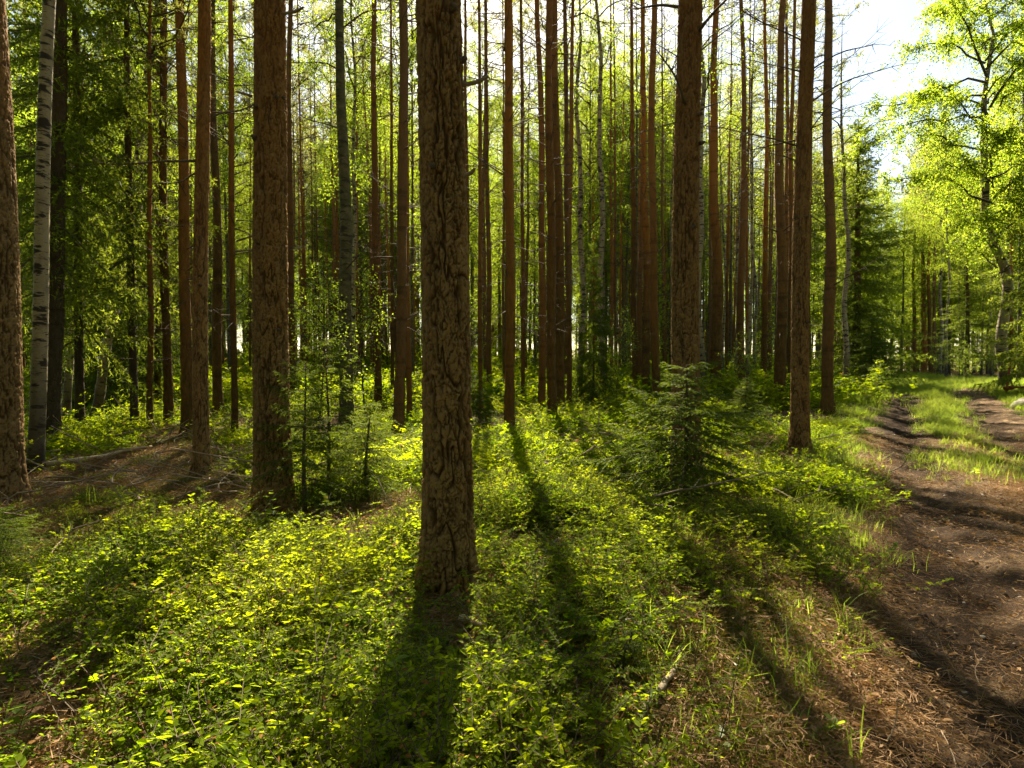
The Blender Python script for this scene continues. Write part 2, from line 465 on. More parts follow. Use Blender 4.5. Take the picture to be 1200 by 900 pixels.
# ------------------------------------------------------------------ the ground and the track
def build_ground():
    inner = np.linspace(-math.radians(58), math.radians(58), 420)
    outer = np.linspace(math.radians(58), math.radians(302), 70)[1:-1]
    ang = np.concatenate([inner, outer]); na = len(ang)
    r = np.concatenate([np.geomspace(.35, 60, 300), np.geomspace(63, 900, 30)]); nr = len(r)
    X = r[:, None] * np.sin(ang)[None]; Y = r[:, None] * np.cos(ang)[None]
    Z = ground(X, Y)
    s = track_s(X, Y)
    Z = Z - .035 * smooth(.25, -.05, np.abs(s - .72) - 1.25) + .012 * (fbm(X * 9, Y * 9, 2) - .5)
    v = np.stack([X, Y, Z], -1).reshape(-1, 3)
    i = np.arange(nr - 1)[:, None] * na; j = np.arange(na)[None]; j2 = (j + 1) % na
    q = np.stack([i + j, i + na + j, i + na + j2, i + j2], -1).reshape(-1, 4)
    v = np.concatenate([v, [[0, 0, float(ground(0, 0))]]]); c = nr * na
    t = [(c, k, (k + 1) % na) for k in range(na)]
    g = Geo(); g.add(v, q, t)
    link('forest_floor', g.mesh('forest_floor', [M['forest_floor']], (0,)), kind='structure')
    # the track: one sheet of trodden earth whose ragged edges dive under the forest floor
    yy = np.concatenate([np.arange(-2, 14, .045), np.geomspace(14, 46, 220)])
    ss = np.linspace(-.95, 2.45, 84)
    S, Yc = np.meshgrid(ss, yy)
    yb = np.maximum(Yc - 27, 0)
    X = S / .831 + .38 + .67 * Yc - .022 * yb * yb + .10 * np.sin(Yc * .45)
    Z = ground(X, Yc) + .010
    rag = .26 * (fbm(X * 1.6 + 3, Yc * 1.6, 3) - .5) * 2
    edge = np.abs(S - .75) - 1.42 + rag
    Z = Z - .10 * smooth(-.06, .22, edge)
    nz = fbm(X * 6, Yc * 6, 3) - .5; nz2 = fbm(X * 21, Yc * 21, 2) - .5
    inr = np.exp(-(S / .42) ** 2) + np.exp(-((S - RUT) / .42) ** 2)
    nz3 = np.abs(fbm(X * 11 + 5, Yc * 11, 2) - .5)
    Z = Z + nz * (.02 + .10 * inr) + nz2 * (.010 + .035 * inr) - nz3 * .07 * inr
    v = np.stack([X, Yc, Z], -1).reshape(-1, 3); w = len(ss); h = len(yy)
    i = np.arange(h - 1)[:, None] * w; j = np.arange(w - 1)[None]
    q = np.stack([i + j, i + j + 1, i + w + j + 1, i + w + j], -1).reshape(-1, 4)
    g = Geo(); g.add(v, q)
    wd_ = .45 + .40 * smooth(9, 3, Yc)  # dark band widens near the camera, painting in shade beyond the churned soil
    rut_soil_shade = np.clip(np.exp(-((S - .20 * smooth(9, 3, Yc) + .05) / wd_) ** 4) + .7 * np.exp(-((S - RUT) / .38) ** 2), 0, 1) * smooth(.30, .55, fbm(X * 2.2, Yc * 2.2, 3) + .12)
    link('dirt_track', g.mesh('dirt_track', [M['track_dirt']], (0,), {'rut': rut_soil_shade.ravel()}), kind='structure')
build_ground()

# ------------------------------------------------------------------ trunks, crowns, branches (shared meshes)
TR_H, TR_R = 18.0, 0.12
def taper(z, H=TR_H):
    t = np.clip(z / H, 0, 1)
    return (1.07 - 0.80 * t ** 1.05 - .23 * t ** 4) * (1 + .38 * np.exp(-z / .22))

def slim_trunk(name, mat, seed, sides=12, rows=40, wob=.05, whorl=.05):
    r = np.random.default_rng(seed)
    z = np.concatenate([[-.25], np.geomspace(.02, TR_H, rows)])
    ph = r.random(4) * 6.28
    cx = wob * (np.sin(z * .55 + ph[0]) - math.sin(ph[0]) + .5 * np.sin(z * 1.3 + ph[1]) - .5 * math.sin(ph[1]))
    cyy = wob * (np.sin(z * .5 + ph[2]) - math.sin(ph[2]) + .5 * np.sin(z * 1.2 + ph[3]) - .5 * math.sin(ph[3]))
    th = np.arange(sides) / sides * 2 * math.pi
    rad = TR_R * taper(np.maximum(z, 0))
    n = 1 + .05 * r.normal(size=(len(z), sides)) + whorl * (r.random(len(z)) > .6)[:, None]
    X = cx[:, None] + rad[:, None] * np.cos(th) * n; Y = cyy[:, None] + rad[:, None] * np.sin(th) * n
    v = np.stack([X, Y, np.broadcast_to(z[:, None], X.shape)], -1).reshape(-1, 3)
    k = len(z); i = np.arange(k - 1)[:, None] * sides; j = np.arange(sides)[None]; j2 = (j + 1) % sides
    q = np.stack([i + j, i + j2, i + sides + j2, i + sides + j], -1).reshape(-1, 4)
    g = Geo(); g.add(v, q)
    return g.mesh(name, [mat], (0,))

def cells(u, v, cu, cv, per, seed):
    """distance to nearest / second nearest jittered cell point, cell id; u wraps after per"""
    nu = max(3, int(round(per / cu))); cu = per / nu
    a = u / cu; b = v / cv
    ai = np.floor(a).astype(int); bi = np.floor(b).astype(int)
    f1 = np.full(a.shape, 9.0); f2 = np.full(a.shape, 9.0); idn = np.zeros(a.shape)
    for di in (-1, 0, 1):
        for dj in (-1, 0, 1):
            ci = ai + di; cj = bi + dj
            w = ci % nu
            jx = _LAT[(w * 7 + seed) & 255, (cj * 13 + 5) & 255]; jy = _LAT[(w * 11 + 91 + seed) & 255, (cj * 3 + 40) & 255]
            d = np.hypot(ci + .5 + (jx - .5) * .9 - a, cj + .5 + (jy - .5) * .9 - b)
            cid = _LAT[(w * 5 + 33 + seed) & 255, (cj * 17 + 77) & 255]
            nearer = d < f1
            f2 = np.where(nearer, f1, np.minimum(f2, d)); idn = np.where(nearer, cid, idn); f1 = np.where(nearer, d, f1)
    return f1, f2, idn

def near_trunk(name, mat, H, r_eye, seed, zfine, dz, sides, lean=(0, 0), relief=.011, flare=.42, roots=.34):
    """big trunk close to the camera: bark plates are real relief"""
    r = np.random.default_rng(seed)
    z = np.concatenate([np.arange(-.15, zfine, dz), np.geomspace(zfine, H, 40)[1:]])
    th = np.arange(sides) / sides * 2 * math.pi
    TH, Zg = np.meshgrid(th, z)
    ze = np.maximum(Zg, 0)
    rad = r_eye * (1.05 - .72 * (ze / H) - .28 * (ze / H) ** 4)
    rad = rad * (1 + flare * np.exp(-ze / .24) * (1 + roots * np.sin(TH * 5 + seed) + roots * .6 * np.sin(TH * 3 + 2 * seed)))
    per = 2 * math.pi * r_eye
    U = TH * r_eye; W = Zg
    px = np.cos(TH); py = np.sin(TH)
    Us = ((TH + 1.5 * math.pi + math.pi * .5 + math.pi) % (2 * math.pi) - math.pi) * r_eye + seed   # seam at the back
    jit = (fbm(Us * 60, Zg * 22, 3) - .5) * .022
    n1 = fbm(Us / .050 + jit * 10, Zg / .27, 3); n2 = fbm((Us + jit) / .024 + 40, Zg / .10 + 7, 3)
    f1, f2, cid = cells(U + jit * 1.5 + (fbm(Us * 9, Zg * 5, 2) - .5) * .05, W + (fbm(Us * 12 + 9, Zg * 6, 2) - .5) * .12 + jit * 2, .022, .055, per, seed)
    fade = 1 - .32 * smooth(2.2, 5.5, Zg)
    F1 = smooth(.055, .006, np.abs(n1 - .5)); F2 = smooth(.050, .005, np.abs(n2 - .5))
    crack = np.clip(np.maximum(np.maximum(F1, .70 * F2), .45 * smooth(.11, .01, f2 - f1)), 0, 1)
    n3 = fbm(Us / .021 + 11, Zg / .042, 4)
    terrace = np.floor(n3 * 9 + .35 * cid) / 9
    h = 1.25 * relief * fade * ((1 - crack) - .7)
    h = h + relief * .9 * (1 - .7 * crack) * (terrace - .5) + relief * .20 * (fbm(Us * 70, Zg * 50, 2) - .5)
    cid2 = np.clip(terrace * 1.4 - .2 + .25 * (fbm(Us * 40, Zg * 30, 2) - .5), 0, 1)
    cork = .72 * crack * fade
    rr = rad + h
    ph = r.random(2) * 6.28
    cx = lean[0] * 0 + .02 * np.sin(Zg * .8 + ph[0]) - .02 * math.sin(ph[0]); cyy = .015 * np.sin(Zg * .7 + ph[1]) - .015 * math.sin(ph[1])
    v = np.stack([cx + rr * px, cyy + rr * py, Zg], -1).reshape(-1, 3)
    k = len(z); i = np.arange(k - 1)[:, None] * sides; j = np.arange(sides)[None]; j2 = (j + 1) % sides
    q = np.stack([i + j, i + j2, i + sides + j2, i + sides + j], -1).reshape(-1, 4)
    g = Geo(); g.add(v, q)
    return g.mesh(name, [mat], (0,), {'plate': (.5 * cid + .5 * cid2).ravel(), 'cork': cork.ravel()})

def branch_mesh(name, mat, seed, L=1.4, twigs=6, rise=.15, r0=.016):
    """one bare dead branch growing along +X from the origin"""
    r = np.random.default_rng(seed); g = Geo()
    t = np.linspace(0, 1, 9)
    a, b = r.normal(size=2) * .10
    pts = np.stack([L * t, a * L * t ** 2 + .04 * np.sin(t * 7 + seed) * t, rise * L * t + b * L * t ** 2 + .03 * np.sin(t * 9) * t], -1)
    tube(g, pts, r0 * (1 - .85 * t), 6)
    for i in range(twigs):
        k = r.integers(3, 9); p = pts[k]
        d = norm(np.array([.7, r.choice([-1, 1]) * r.uniform(.4, 1), r.uniform(-.3, .7)]))
        l = r.uniform(.15, .5) * L * (1.15 - t[k])
        tt = np.linspace(0, 1, 4)[:, None]
        tube(g, p + d * l * tt + np.array([0, 0, .12 * l]) * tt ** 2, r0 * .35 * (1 - .8 * tt[:, 0]), 4, cap=False)
    return g.mesh(name, [mat], (0,))

def stub_mesh(name, mat, L, r0):
    g = Geo(); t = np.linspace(0, 1, 5)
    tube(g, np.stack([L * t, .02 * np.sin(t * 3), .12 * L * t ** 2], -1), r0 * np.array([1.5, 1.05, 1, .95, .6]), 8)
    return g.mesh(name, [mat], (0,))

def dead_twigs_mesh(name, mat, seed, n=58, z0=1.6, z1=12.5, L0=1.15):
    r = np.random.default_rng(seed); g = Geo()
    for i in range(n):
        z = r.uniform(z0, z1); a = r.uniform(0, 6.283); L = r.uniform(.3, 1.0) * L0 * (.6 + z / z1)
        t = np.linspace(0, 1, 6)[:, None]
        d = np.array([math.cos(a), math.sin(a), r.uniform(-.1, .6)])
        p = np.array([0, 0, z]) + d * L * t + np.array([0, 0, r.uniform(-.3, .35)]) * L * t ** 2 + r.normal(size=(1, 3)) * .06 * t
        tube(g, p, .011 * (1 - .8 * t[:, 0]), 4, cap=False)
        for j in range(3):
            k = r.integers(2, 6); l = L * r.uniform(.2, .45)
            dd = norm(d + r.normal(size=3) * .6); tt = np.linspace(0, 1, 3)[:, None]
            tube(g, p[k] + dd * l * tt, .005 * (1 - .7 * tt[:, 0]), 3, cap=False)
    return g.mesh(name, [mat], (0,))

def birch_crown(name, seed, H, zlow, R, n_limbs, twigs, per, leaf, mat_leaf, droop=.5):
    r = np.random.default_rng(seed); gl = Geo(); gb = Geo(); C = []; D = []
    for i in range(n_limbs):
        f = (i + r.random()) / n_limbs
        z = zlow + (H * .97 - zlow) * f ** .9
        a = i * 2.4 + r.uniform(-.5, .5)
        prof = (math.sin(math.pi * min(1, .18 + .82 * f)) ** .8) * .9 + .18
        L = R * prof * r.uniform(.65, 1.15)
        el = math.radians(r.uniform(25, 60))
        t = np.linspace(0, 1, 8)[:, None]
        d = np.array([math.cos(a) * math.cos(el), math.sin(a) * math.cos(el), math.sin(el)])
        p = np.array([0, 0, z]) + d * L * t + np.array([0, 0, -.35 * L]) * t ** 2 + np.concatenate([np.zeros((1, 3)), np.cumsum(r.normal(size=(7, 3)) * .035, 0)]) * L
        tube(gb, p, .010 * L * (1 - .85 * t[:, 0]) + .004, 5, cap=False)
        nt = max(3, int(twigs * L / R))
        for j in range(nt):
            k = r.integers(2, 8); q = p[k]
            dd = norm(d * .5 + r.normal(size=3) * .75 + np.array([0, 0, -droop * .6]))
            l = r.uniform(.35, .95) * min(1.0, L * .5)
            tt = np.linspace(0, 1, 5)[:, None]
            tp = q + dd * l * tt + np.array([0, 0, -droop * l]) * tt ** 2
            tube(gb, tp, .006 * (1 - .75 * tt[:, 0]), 3, cap=False)
            n = max(4, int(per * l / .65 * r.uniform(.6, 1.3)))
            s = r.random(n)
            c = q + dd * l * s[:, None] + np.array([0, 0, -droop * l]) * s[:, None] ** 2 + r.normal(size=(n, 3)) * .075
            C.append(c); D.append(norm(dd * .4 + r.normal(size=(n, 3)) * .7 + np.array([0, 0, -.5])))
    C = np.concatenate(C); D = np.concatenate(D)
    leaves(gl, C, D, norm(r.normal(size=C.shape) + np.array([0, 0, .7])), leaf * r.uniform(.7, 1.25, len(C)), leaf * .8 * r.uniform(.7, 1.2, len(C)))
    return gl.mesh(name, [mat_leaf]), gb.mesh(name + '_limbs', [M['birch_twig']], (0,))

def pine_crown(name, seed, H, zlow, R, n_limbs, tufts):
    r = np.random.default_rng(seed); gl = Geo(); gb = Geo(); C = []; D = []
    for i in range(n_limbs):
        f = (i + r.random()) / n_limbs
        z = zlow + (H - .2 - zlow) * f
        a = i * 2.4 + r.uniform(-.6, .6)
        L = R * (1.12 - .95 * f ** 1.4) * r.uniform(.55, 1.15) + .15
        el = math.radians(-8 + 60 * f + r.uniform(-12, 12))
        t = np.linspace(0, 1, 7)[:, None]
        d = np.array([math.cos(a) * math.cos(el), math.sin(a) * math.cos(el), math.sin(el)])
        p = np.array([0, 0, z]) + d * L * t + np.array([0, 0, .28 * L]) * t ** 2 + np.concatenate([np.zeros((1, 3)), np.cumsum(r.normal(size=(6, 3)) * .045, 0)]) * L
        tube(gb, p, .009 * L * (1 - .8 * t[:, 0]) + .003, 5, cap=False)
        n = max(4, int(tufts * L / R))
        for j in range(n):
            k = min(6, 2 + int(r.random() ** .7 * 5)); q = p[k]
            dd = norm(d * .7 + r.normal(size=3) * .6 + np.array([0, 0, .35])); l = r.uniform(.12, .55)
            tt = np.linspace(0, 1, 3)[:, None]; tp = q + dd * l * tt
            tube(gb, tp, .006 * (1 - .6 * tt[:, 0]), 3, cap=False)
            m_ = 26
            s = r.uniform(.35, 1.05, m_)[:, None]
            C.append(q + dd * l * s); D.append(norm(dd * .55 + rand_unit(m_, r)))
    C = np.concatenate(C); D = np.concatenate(D)
    needles(gl, C, D, r.uniform(.08, .15, len(C)), .012)
    return gl.mesh(name, [M['pine_needle']]), gb.mesh(name + '_limbs', [M['twig']], (0,))

def spruce_crown(name, seed, H, zlow, R, whorls, per, nl, nw, mat, dens=1.0, droop=.35, power=.85, bare=0.0):
    """tiers of boughs, each a flat spray of side twigs set with needles"""
    r = np.random.default_rng(seed); gl = Geo(); gb = Geo(); C = []; D = []; LN = []
    for w in range(whorls):
        f = (w + .3 * r.random()) / whorls
        z = zlow + (H - zlow) * f
        for b in range(per):
            a = b * 2 * math.pi / per + w * 1.1 + r.uniform(-.35, .35)
            L = R * (1.02 - f) ** power * (r.uniform(.70, 1.12) if power > .7 else r.uniform(.45, 1.18)) + .05
            el = math.radians(-14 + 48 * f + r.uniform(-8, 8))
            d = np.array([math.cos(a) * math.cos(el), math.sin(a) * math.cos(el), math.sin(el)])
            sd = np.array([-math.sin(a), math.cos(a), 0])
            t = np.linspace(0, 1, 8)[:, None]
            sag = np.array([0, 0, -droop * L])
            lift = np.array([0, 0, droop * .55 * L])
            zz = z + r.uniform(-.5, .5) * (H - zlow) / whorls
            p = np.array([0, 0, zz]) + d * L * t + sag * t ** 1.6 + lift * t ** 4
            tube(gb, p, (.007 * L + .003) * (1 - .85 * t[:, 0]), 4, cap=False)
            n = max(5, int(15 * L ** .6 * dens))
            for j in range(n):
                u = bare + (1 - bare) * (j + r.random()) / n
                q = np.array([np.interp(u, t[:, 0], p[:, c]) for c in range(3)])
                sgn = 1 if j % 2 else -1
                l = L * (.46 * (1 - u) + .12) * r.uniform(.7, 1.15)
                l = min(l, .75)
                dd = norm(d * .75 + sd * sgn * .75 + np.array([0, 0, -.22 - .3 * r.random()]))
                m_ = max(5, int(l / nl * 4.2 * dens))
                s = (np.arange(m_) + r.random(m_)) / m_
                c = q + dd * l * s[:, None] + np.array([0, 0, -.25 * l]) * s[:, None] ** 2
                C.append(c); D.append(norm(dd * 1.0 + rand_unit(m_, r) * .95)); LN.append(nl * r.uniform(.75, 1.2, m_) * (1 - .3 * s))
            m_ = max(6, int(L / nl * 3)); s = bare + (1 - bare) * r.random(m_)
            c = np.stack([np.interp(s, t[:, 0], p[:, k]) for k in range(3)], -1)
            C.append(c); D.append(norm(d + rand_unit(m_, r) * .9)); LN.append(nl * r.uniform(.7, 1.1, m_))
    C = np.concatenate(C); D = np.concatenate(D); LN = np.concatenate(LN)
    needles(gl, C, D, LN, nw)
    return gl.mesh(name, [mat]), gb.mesh(name + '_limbs', [M['twig']], (0,))

V = {}
V['pine_trunk'] = [slim_trunk('pine_trunk_mesh', M['pine_bark'], s, wob=.045) for s in (1, 2, 3, 4)]
V['spruce_trunk'] = [slim_trunk('spruce_trunk_mesh', M['spruce_bark'], s, wob=.02) for s in (5, 6)]
V['birch_trunk'] = [slim_trunk('birch_trunk_mesh', M['birch_bark'], s, wob=.13, whorl=.02) for s in (7, 8, 9)]
V['mossy_trunk'] = [slim_trunk('mossy_trunk_mesh', M['birch_bark_mossy'], 10, wob=.025, whorl=.02)]
V['pine_crown'] = [pine_crown('pine_crown_mesh', s, 18, z, 1.9, 32, 20) for s, z in ((1, 11.2), (2, 12.0), (3, 10.6), (4, 12.4))]
V['birch_crown'] = [birch_crown('birch_crown_mesh', s, 17.5, z, 2.6, 38, 30, 32, .058, M['birch_leaf']) for s, z in ((1, 6.5), (2, 8.0), (3, 5.0))]
V['pine_thin'] = [pine_crown('pine_crown_mesh', s, 18, z, 1.5, 15, 9) for s, z in ((11, 13.5), (12, 14.2))]
V['birch_thin'] = [birch_crown('birch_crown_mesh', 13, 17.5, 8.5, 2.0, 16, 14, 16, .058, M['birch_leaf'])]
V['spruce_crown'] = [spruce_crown('spruce_crown_mesh', s, 18, z, 2.3, 24, 6, .16, .036, M['spruce_needle'], dens=.85, droop=.45) for s, z in ((1, 3.2), (2, 2.2))]
V['dead_twigs'] = [dead_twigs_mesh('dead_twigs_mesh', M['twig'], s) for s in (1, 2, 3)]
V['branch'] = [branch_mesh('branch_mesh', M['twig'], s, r_, 7, ri) for s, r_, ri in ((1, 1.5, .35), (2, 1.1, .1), (3, 1.8, .5), (4, 1.3, -.05), (5, .8, .3))]
V['stub'] = [stub_mesh('stub_mesh', M['dead_wood'], .11, .011), stub_mesh('stub_mesh', M['twig'], .05, .018)]

def lean_matrix(lx, ly, rz):
    return (Matrix.Rotation(math.atan(lx), 4, 'Y') @ Matrix.Rotation(-math.atan(ly), 4, 'X') @ Matrix.Rotation(rz, 4, 'Z'))

def crown_parts(root, pair, scale, leaf_name='crown'):
    c = link(leaf_name, pair[0], root); c.scale = scale
    l = link('limbs', pair[1], c); l['kind'] = 'stuff'
    return c

# gaps in the canopy: a crown whose shade would fall on the sunny places of the floor is a thin one
LIT = [(60, 690, 130, 70), (230, 620, 110, 40), (320, 580, 60, 30), (640, 590, 110, 60), (640, 720, 85, 130), (345, 755, 40, 35), (950, 600, 70, 30), (1150, 610, 110, 100),
       (815, 670, 45, 35), (1130, 590, 90, 70), (1170, 700, 50, 40), (1105, 500, 60, 40), (820, 850, 80, 50), (190, 530, 60, 14), (480, 560, 60, 40), (1090, 452, 90, 20)]
DARK = [(90, 840, 170, 75), (900, 640, 120, 50), (1040, 800, 70, 120), (235, 690, 60, 40), (150, 585, 100, 30), (640, 500, 120, 30), (370, 640, 70, 50), (760, 610, 60, 50)]
def project(x, y, z):
    c_, s_ = math.cos(PITCH), math.sin(PITCH); z = z - CAM_H
    f = y * c_ - z * s_; h = z * c_ + y * s_
    return 600 + FPX * x / f, 450 - FPX * h / f
def sunny(x, y):
    if y < 1.5 or y > 30: return 0
    u, v = project(x, y, float(ground(x, y)))
    hit = lambda E: any(((u - a) / c) ** 2 + ((v - b) / d) ** 2 < 1 for a, b, c, d in E)
    return 1 if hit(LIT) else (-1.0 if hit(DARK) else 0)
def shades(loc, z0, z1, R):
    n = 0; k = 0
    for z in np.linspace(z0, z1, 9):
        t = z / math.tan(SUN_EL)
        for o in (-.6, 0, .6):
            n += sunny(loc[0] - t * math.sin(SUN_AZ) + o * R, loc[1] - t * math.cos(SUN_AZ)); k += 1
    return n / k
N_THIN = [0, 0]
NAMES = {'pine': 'pine_tree', 'spruce': 'spruce_tree', 'birch': 'birch_tree', 'mossy': 'birch_tree'}
CATS = {'pine': 'pine tree', 'spruce': 'spruce tree', 'birch': 'birch tree', 'mossy': 'birch tree'}
PLACED = []
def make_tree(kind, loc, r_eye, lean, label, group=None, H=None, crown=True, trunk_mesh=None, near=False, rz=None, branches=0, cscale=1.0, zbr=(3.0, 9.0), thinned=False):
    rr = random
    root = thing(NAMES[kind], label, CATS[kind], group=group)
    root.matrix_world = Matrix.Translation(Vector(loc)) @ lean_matrix(lean[0], lean[1], 0 if trunk_mesh else (rz if rz is not None else rr.uniform(0, 6.28)))
    H = H or {'pine': 20, 'spruce': 18, 'birch': 18.5, 'mossy': 18}[kind] * rr.uniform(.9, 1.08)
    hs = H / TR_H
    if trunk_mesh:
        link('trunk', trunk_mesh, root)
    else:
        t = link('trunk', rr.choice(V[kind + '_trunk']), root); t.scale = (r_eye / TR_R, r_eye / TR_R, hs)
    if crown:
        key = 'birch' if kind == 'mossy' else kind
        k = (.75 + 2.0 * r_eye) * cscale
        z0 = {'pine': .62, 'birch': .3, 'spruce': .15}[key]
        thin = key != 'spruce' and thinned > -1 and (thinned or shades((loc[0] + lean[0] * 10, loc[1], 0), z0 * H, H, 1.6 * k) > .10)
        N_THIN[thin] += 1
        crown_parts(root, rr.choice(V[key + ('_thin' if thin else '_crown')]), (k, k, hs))
    if branches:
        for i in range(branches):
            z = rr.uniform(*zbr); b = link('branch', rr.choice(V['branch']), root)
            a = rr.uniform(0, 6.28); rad = r_eye * (1.05 - .75 * z / H) * .9
            b.location = (rad * math.cos(a), rad * math.sin(a), z); b.rotation_euler = (0, rr.uniform(-.35, .15), a)
            k = rr.uniform(.6, 1.15); b.scale = (k, k, k)
    if kind in ('pine', 'spruce') and not near:
        d = link('dead_twigs', rr.choice(V['dead_twigs']), root, kind='stuff'); d.scale = (1, 1, hs)
    PLACED.append((loc[0], loc[1]))
    return root

def stub(root, r, z, ang, L=1.0, which=0):
    b = link('branch_stub', V['stub'][which], root)
    b.location = (r * math.cos(ang) * .93, r * math.sin(ang) * .93, z); b.rotation_euler = (0, -.12, ang); b.scale = (L, 1.0 + .2 * (L - 1), 1.0 + .2 * (L - 1))

def solve(u, v, w, utop):
    p = ground_at(u, v)
    r = w / FPX * p[1] / 2
    top = at_depth(utop, 0, p[1])
    lx = (top[0] - p[0]) / (top[2] - p[2])
    return p, r, lx

# ------------------------------------------------------------------ the trees one can tell apart
# (kind, base u, base v, width in px at eye height, u where the stem leaves the top, label, extra)
TREES = [
 ('pine',   2, 592, 40,  -20, 'thick brown trunk at the left border of the clearing, in front of the pale birch', dict(big=1)),
 ('birch',  41, 556, 15.5,  62, 'white birch with bold black bands, close behind the thick trunk at the left border', dict(big=2)),
 ('spruce', 60, 524, 16,  72, 'dark rough spruce just right of the black banded birch', dict(cs=.72)),
 ('birch',  78, 498,  8,  88, 'thin pale birch between two dark spruces left of the clearing', dict(H=14)),
 ('spruce', 94, 508,  9,  88, 'slim dark spruce at the head of the clearing, left of the leaning birch', dict(cs=.72)),
 ('birch', 112, 492, 10, 193, 'strongly leaning birch behind the clearing, tilting to the right', {}),
 ('spruce', 158, 502, 8, 152, 'slim dark spruce with drooping boughs behind the fallen pole', dict(cs=.72)),
 ('pine',  176, 506,  4, 178, 'very thin pole-like pine in front of the gap behind the clearing', dict(H=11)),
 ('pine',  185, 476,  6, 184, 'thin pine set back between the dark spruce and the straight dark pine behind the clearing', {}),
 ('pine',  198, 497,  9, 191, 'straight dark-footed pine behind the right end of the fallen pole', {}),
 ('pine',  219, 513, 12, 214, 'orange pine standing directly left of the tall grey-brown pine', dict(br=5)),
 ('pine',  237, 556, 16, 237, 'tall grey-brown pine at the right edge of the clearing', dict(big=3)),
 ('pine',  256, 487, 10, 247, 'orange pine leaning slightly left, right of the grey-brown pine at the clearing', dict(br=4)),
 ('pine',  275, 517,  6, 276, 'thin dark pine midway between the clearing and the stout pine', dict(br=4)),
 ('pine',  322, 606, 38, 311, 'stout scaly pine with orange upper bark, second thickest in the scene', dict(big=4)),
 ('pine',  336, 474,  6, 333, 'thinner of two orange pines hidden behind the stout scaly pine', {}),
 ('pine',  343, 477,  8, 343, 'thicker of two orange pines hidden behind the stout scaly pine', {}),
 ('mossy', 406, 500, 15, 397, 'mossy grey-green birch between the stout pine and the central pine', dict(br=3)),
 ('pine',  443, 483,  8, 442, 'slender orange pine right of the mossy birch', dict(th=-1)),
 ('pine',  460, 478,  4, 458, 'wispy thin pine just behind the straight orange pine left of centre', {}),
 ('pine',  467, 514, 12, 467, 'straight orange pine left of the thick central pine', dict(br=5, th=-1, cs=1.15)),
 ('pine',  480, 500,  6, 475, 'thin dark pine squeezed between the straight orange pine and the central pine', dict(th=-1, cs=1.1)),
 ('pine',  525, 692, 53, 514, 'thickest pine, plated bark, standing alone in the middle of the bilberries', dict(big=5)),
 ('pine',  549, 470,  5, 546, 'thin orange pine peeking out right behind the thick central pine', {}),
 ('pine',  564, 490,  4, 560, 'thin pole pine right of the thick central pine', {}),
 ('pine',  573, 466,  6, 570, 'orange pine in the thicket right of the central pine', {}),
 ('pine',  597, 515, 11, 590, 'clean straight pine with sunlit bilberries at its foot, right of the central pine', dict(br=4)),
 ('pine',  613, 479,  4, 610, 'thin pole pine behind the clean straight pine', {}),
 ('pine',  635, 485,  8, 628, 'slightly bowed dark pine left of the twin pines', dict(br=3)),
 ('pine',  648, 500, 10, 643, 'left stem of the twin pines standing shoulder to shoulder', dict(br=3)),
 ('pine',  657, 492, 10, 649, 'right stem of the twin pines standing shoulder to shoulder', dict(br=3)),
 ('pine',  667, 483,  6, 663, 'thin orange pine just right of the twin pines', {}),
 ('birch', 680, 466,  7, 676, 'dark-footed birch right of the twin pines', dict(th=1)),
 ('birch', 707, 466,  7, 703, 'white birch with fine black dashes, midway between the twin pines and the orange pine trio', dict(th=1)),
 ('pine',  717, 456,  4, 716, 'thin reddish pine right beside the dashed white birch', {}),
 ('pine',  744, 465,  6, 740, 'thinnest of three orange pines left of the big young spruce', {}),
 ('pine',  757, 466,  9, 755, 'middle one of three orange pines left of the big young spruce', dict(br=3)),
 ('pine',  770, 477,  9, 768, 'right one of three orange pines left of the big young spruce', dict(br=3)),
 ('pine',  805, 576, 31, 809, 'big grey-brown pine with the bushy young spruce at its foot', dict(big=6)),
 ('birch', 823, 462,  8, 822, 'birch half hidden behind the big pine with the young spruce', {}),
 ('pine',  839, 462, 12, 838, 'orange pine right of the big pine with the young spruce', dict(br=6)),
 ('pine',  869, 461,  8, 867, 'bright orange pine midway between the big pine and the track-side pine', dict(br=5)),
 ('pine',  895, 460,  6, 897, 'thin brown pine behind the bright orange pine', {}),
 ('pine',  913, 473, 12, 921, 'reddish pine leaning right, left behind the track-side pine', dict(br=5)),
 ('pine',  926, 461,  6, 931, 'thin glowing orange pine close left of the track-side pine', {}),
 ('pine',  937, 530, 19, 948, 'track-side pine with long bare upper branches', dict(big=7)),
 ('pine',  970, 484, 12, 972, 'slimmer pine with bare branches, right of the track-side pine', dict(br=6)),
 ('birch', 991, 457,  6, 980, 'thin white birch between the slimmer pine and the dark spruce by the track', dict(H=13)),
 ('spruce', 1003, 452, 9, 1004, 'dark full-skirted spruce on the left side where the track ends', dict(H=11.5, cs=1.25, low=1)),
 ('pine', 1072, 438,  4, 1072, 'first of three brown pines straight above the far end of the track', {}),
 ('pine', 1083, 438,  5, 1083, 'second of three brown pines straight above the far end of the track', {}),
 ('pine', 1090, 439,  4, 1090, 'third of three brown pines straight above the far end of the track', {}),
 ('birch', 1101, 440, 4, 1104, 'thin white birch above the bright bush at the end of the track', {}),
 ('spruce', 1134, 446, 5, 1134, 'dark spruce left of the big birch beside the track', dict(H=8, cs=.8)),
 ('birch', 1178, 456, 11, 1148, 'big birch right of the track, crooked stem and wide yellow-green crown', dict(H=14.5, low=3)),
 ('spruce', 1238, 462, 10, 1238, 'spruce with bright green boughs at the right border, beside the big birch', dict(H=12, low=2, cs=1.0)),
]
V['low_spruce'] = [spruce_crown('spruce_crown_mesh', 21, 11.5, .8, 2.6, 26, 7, .14, .042, M['spruce_needle'], dens=1.0, droop=.30, power=.6)]
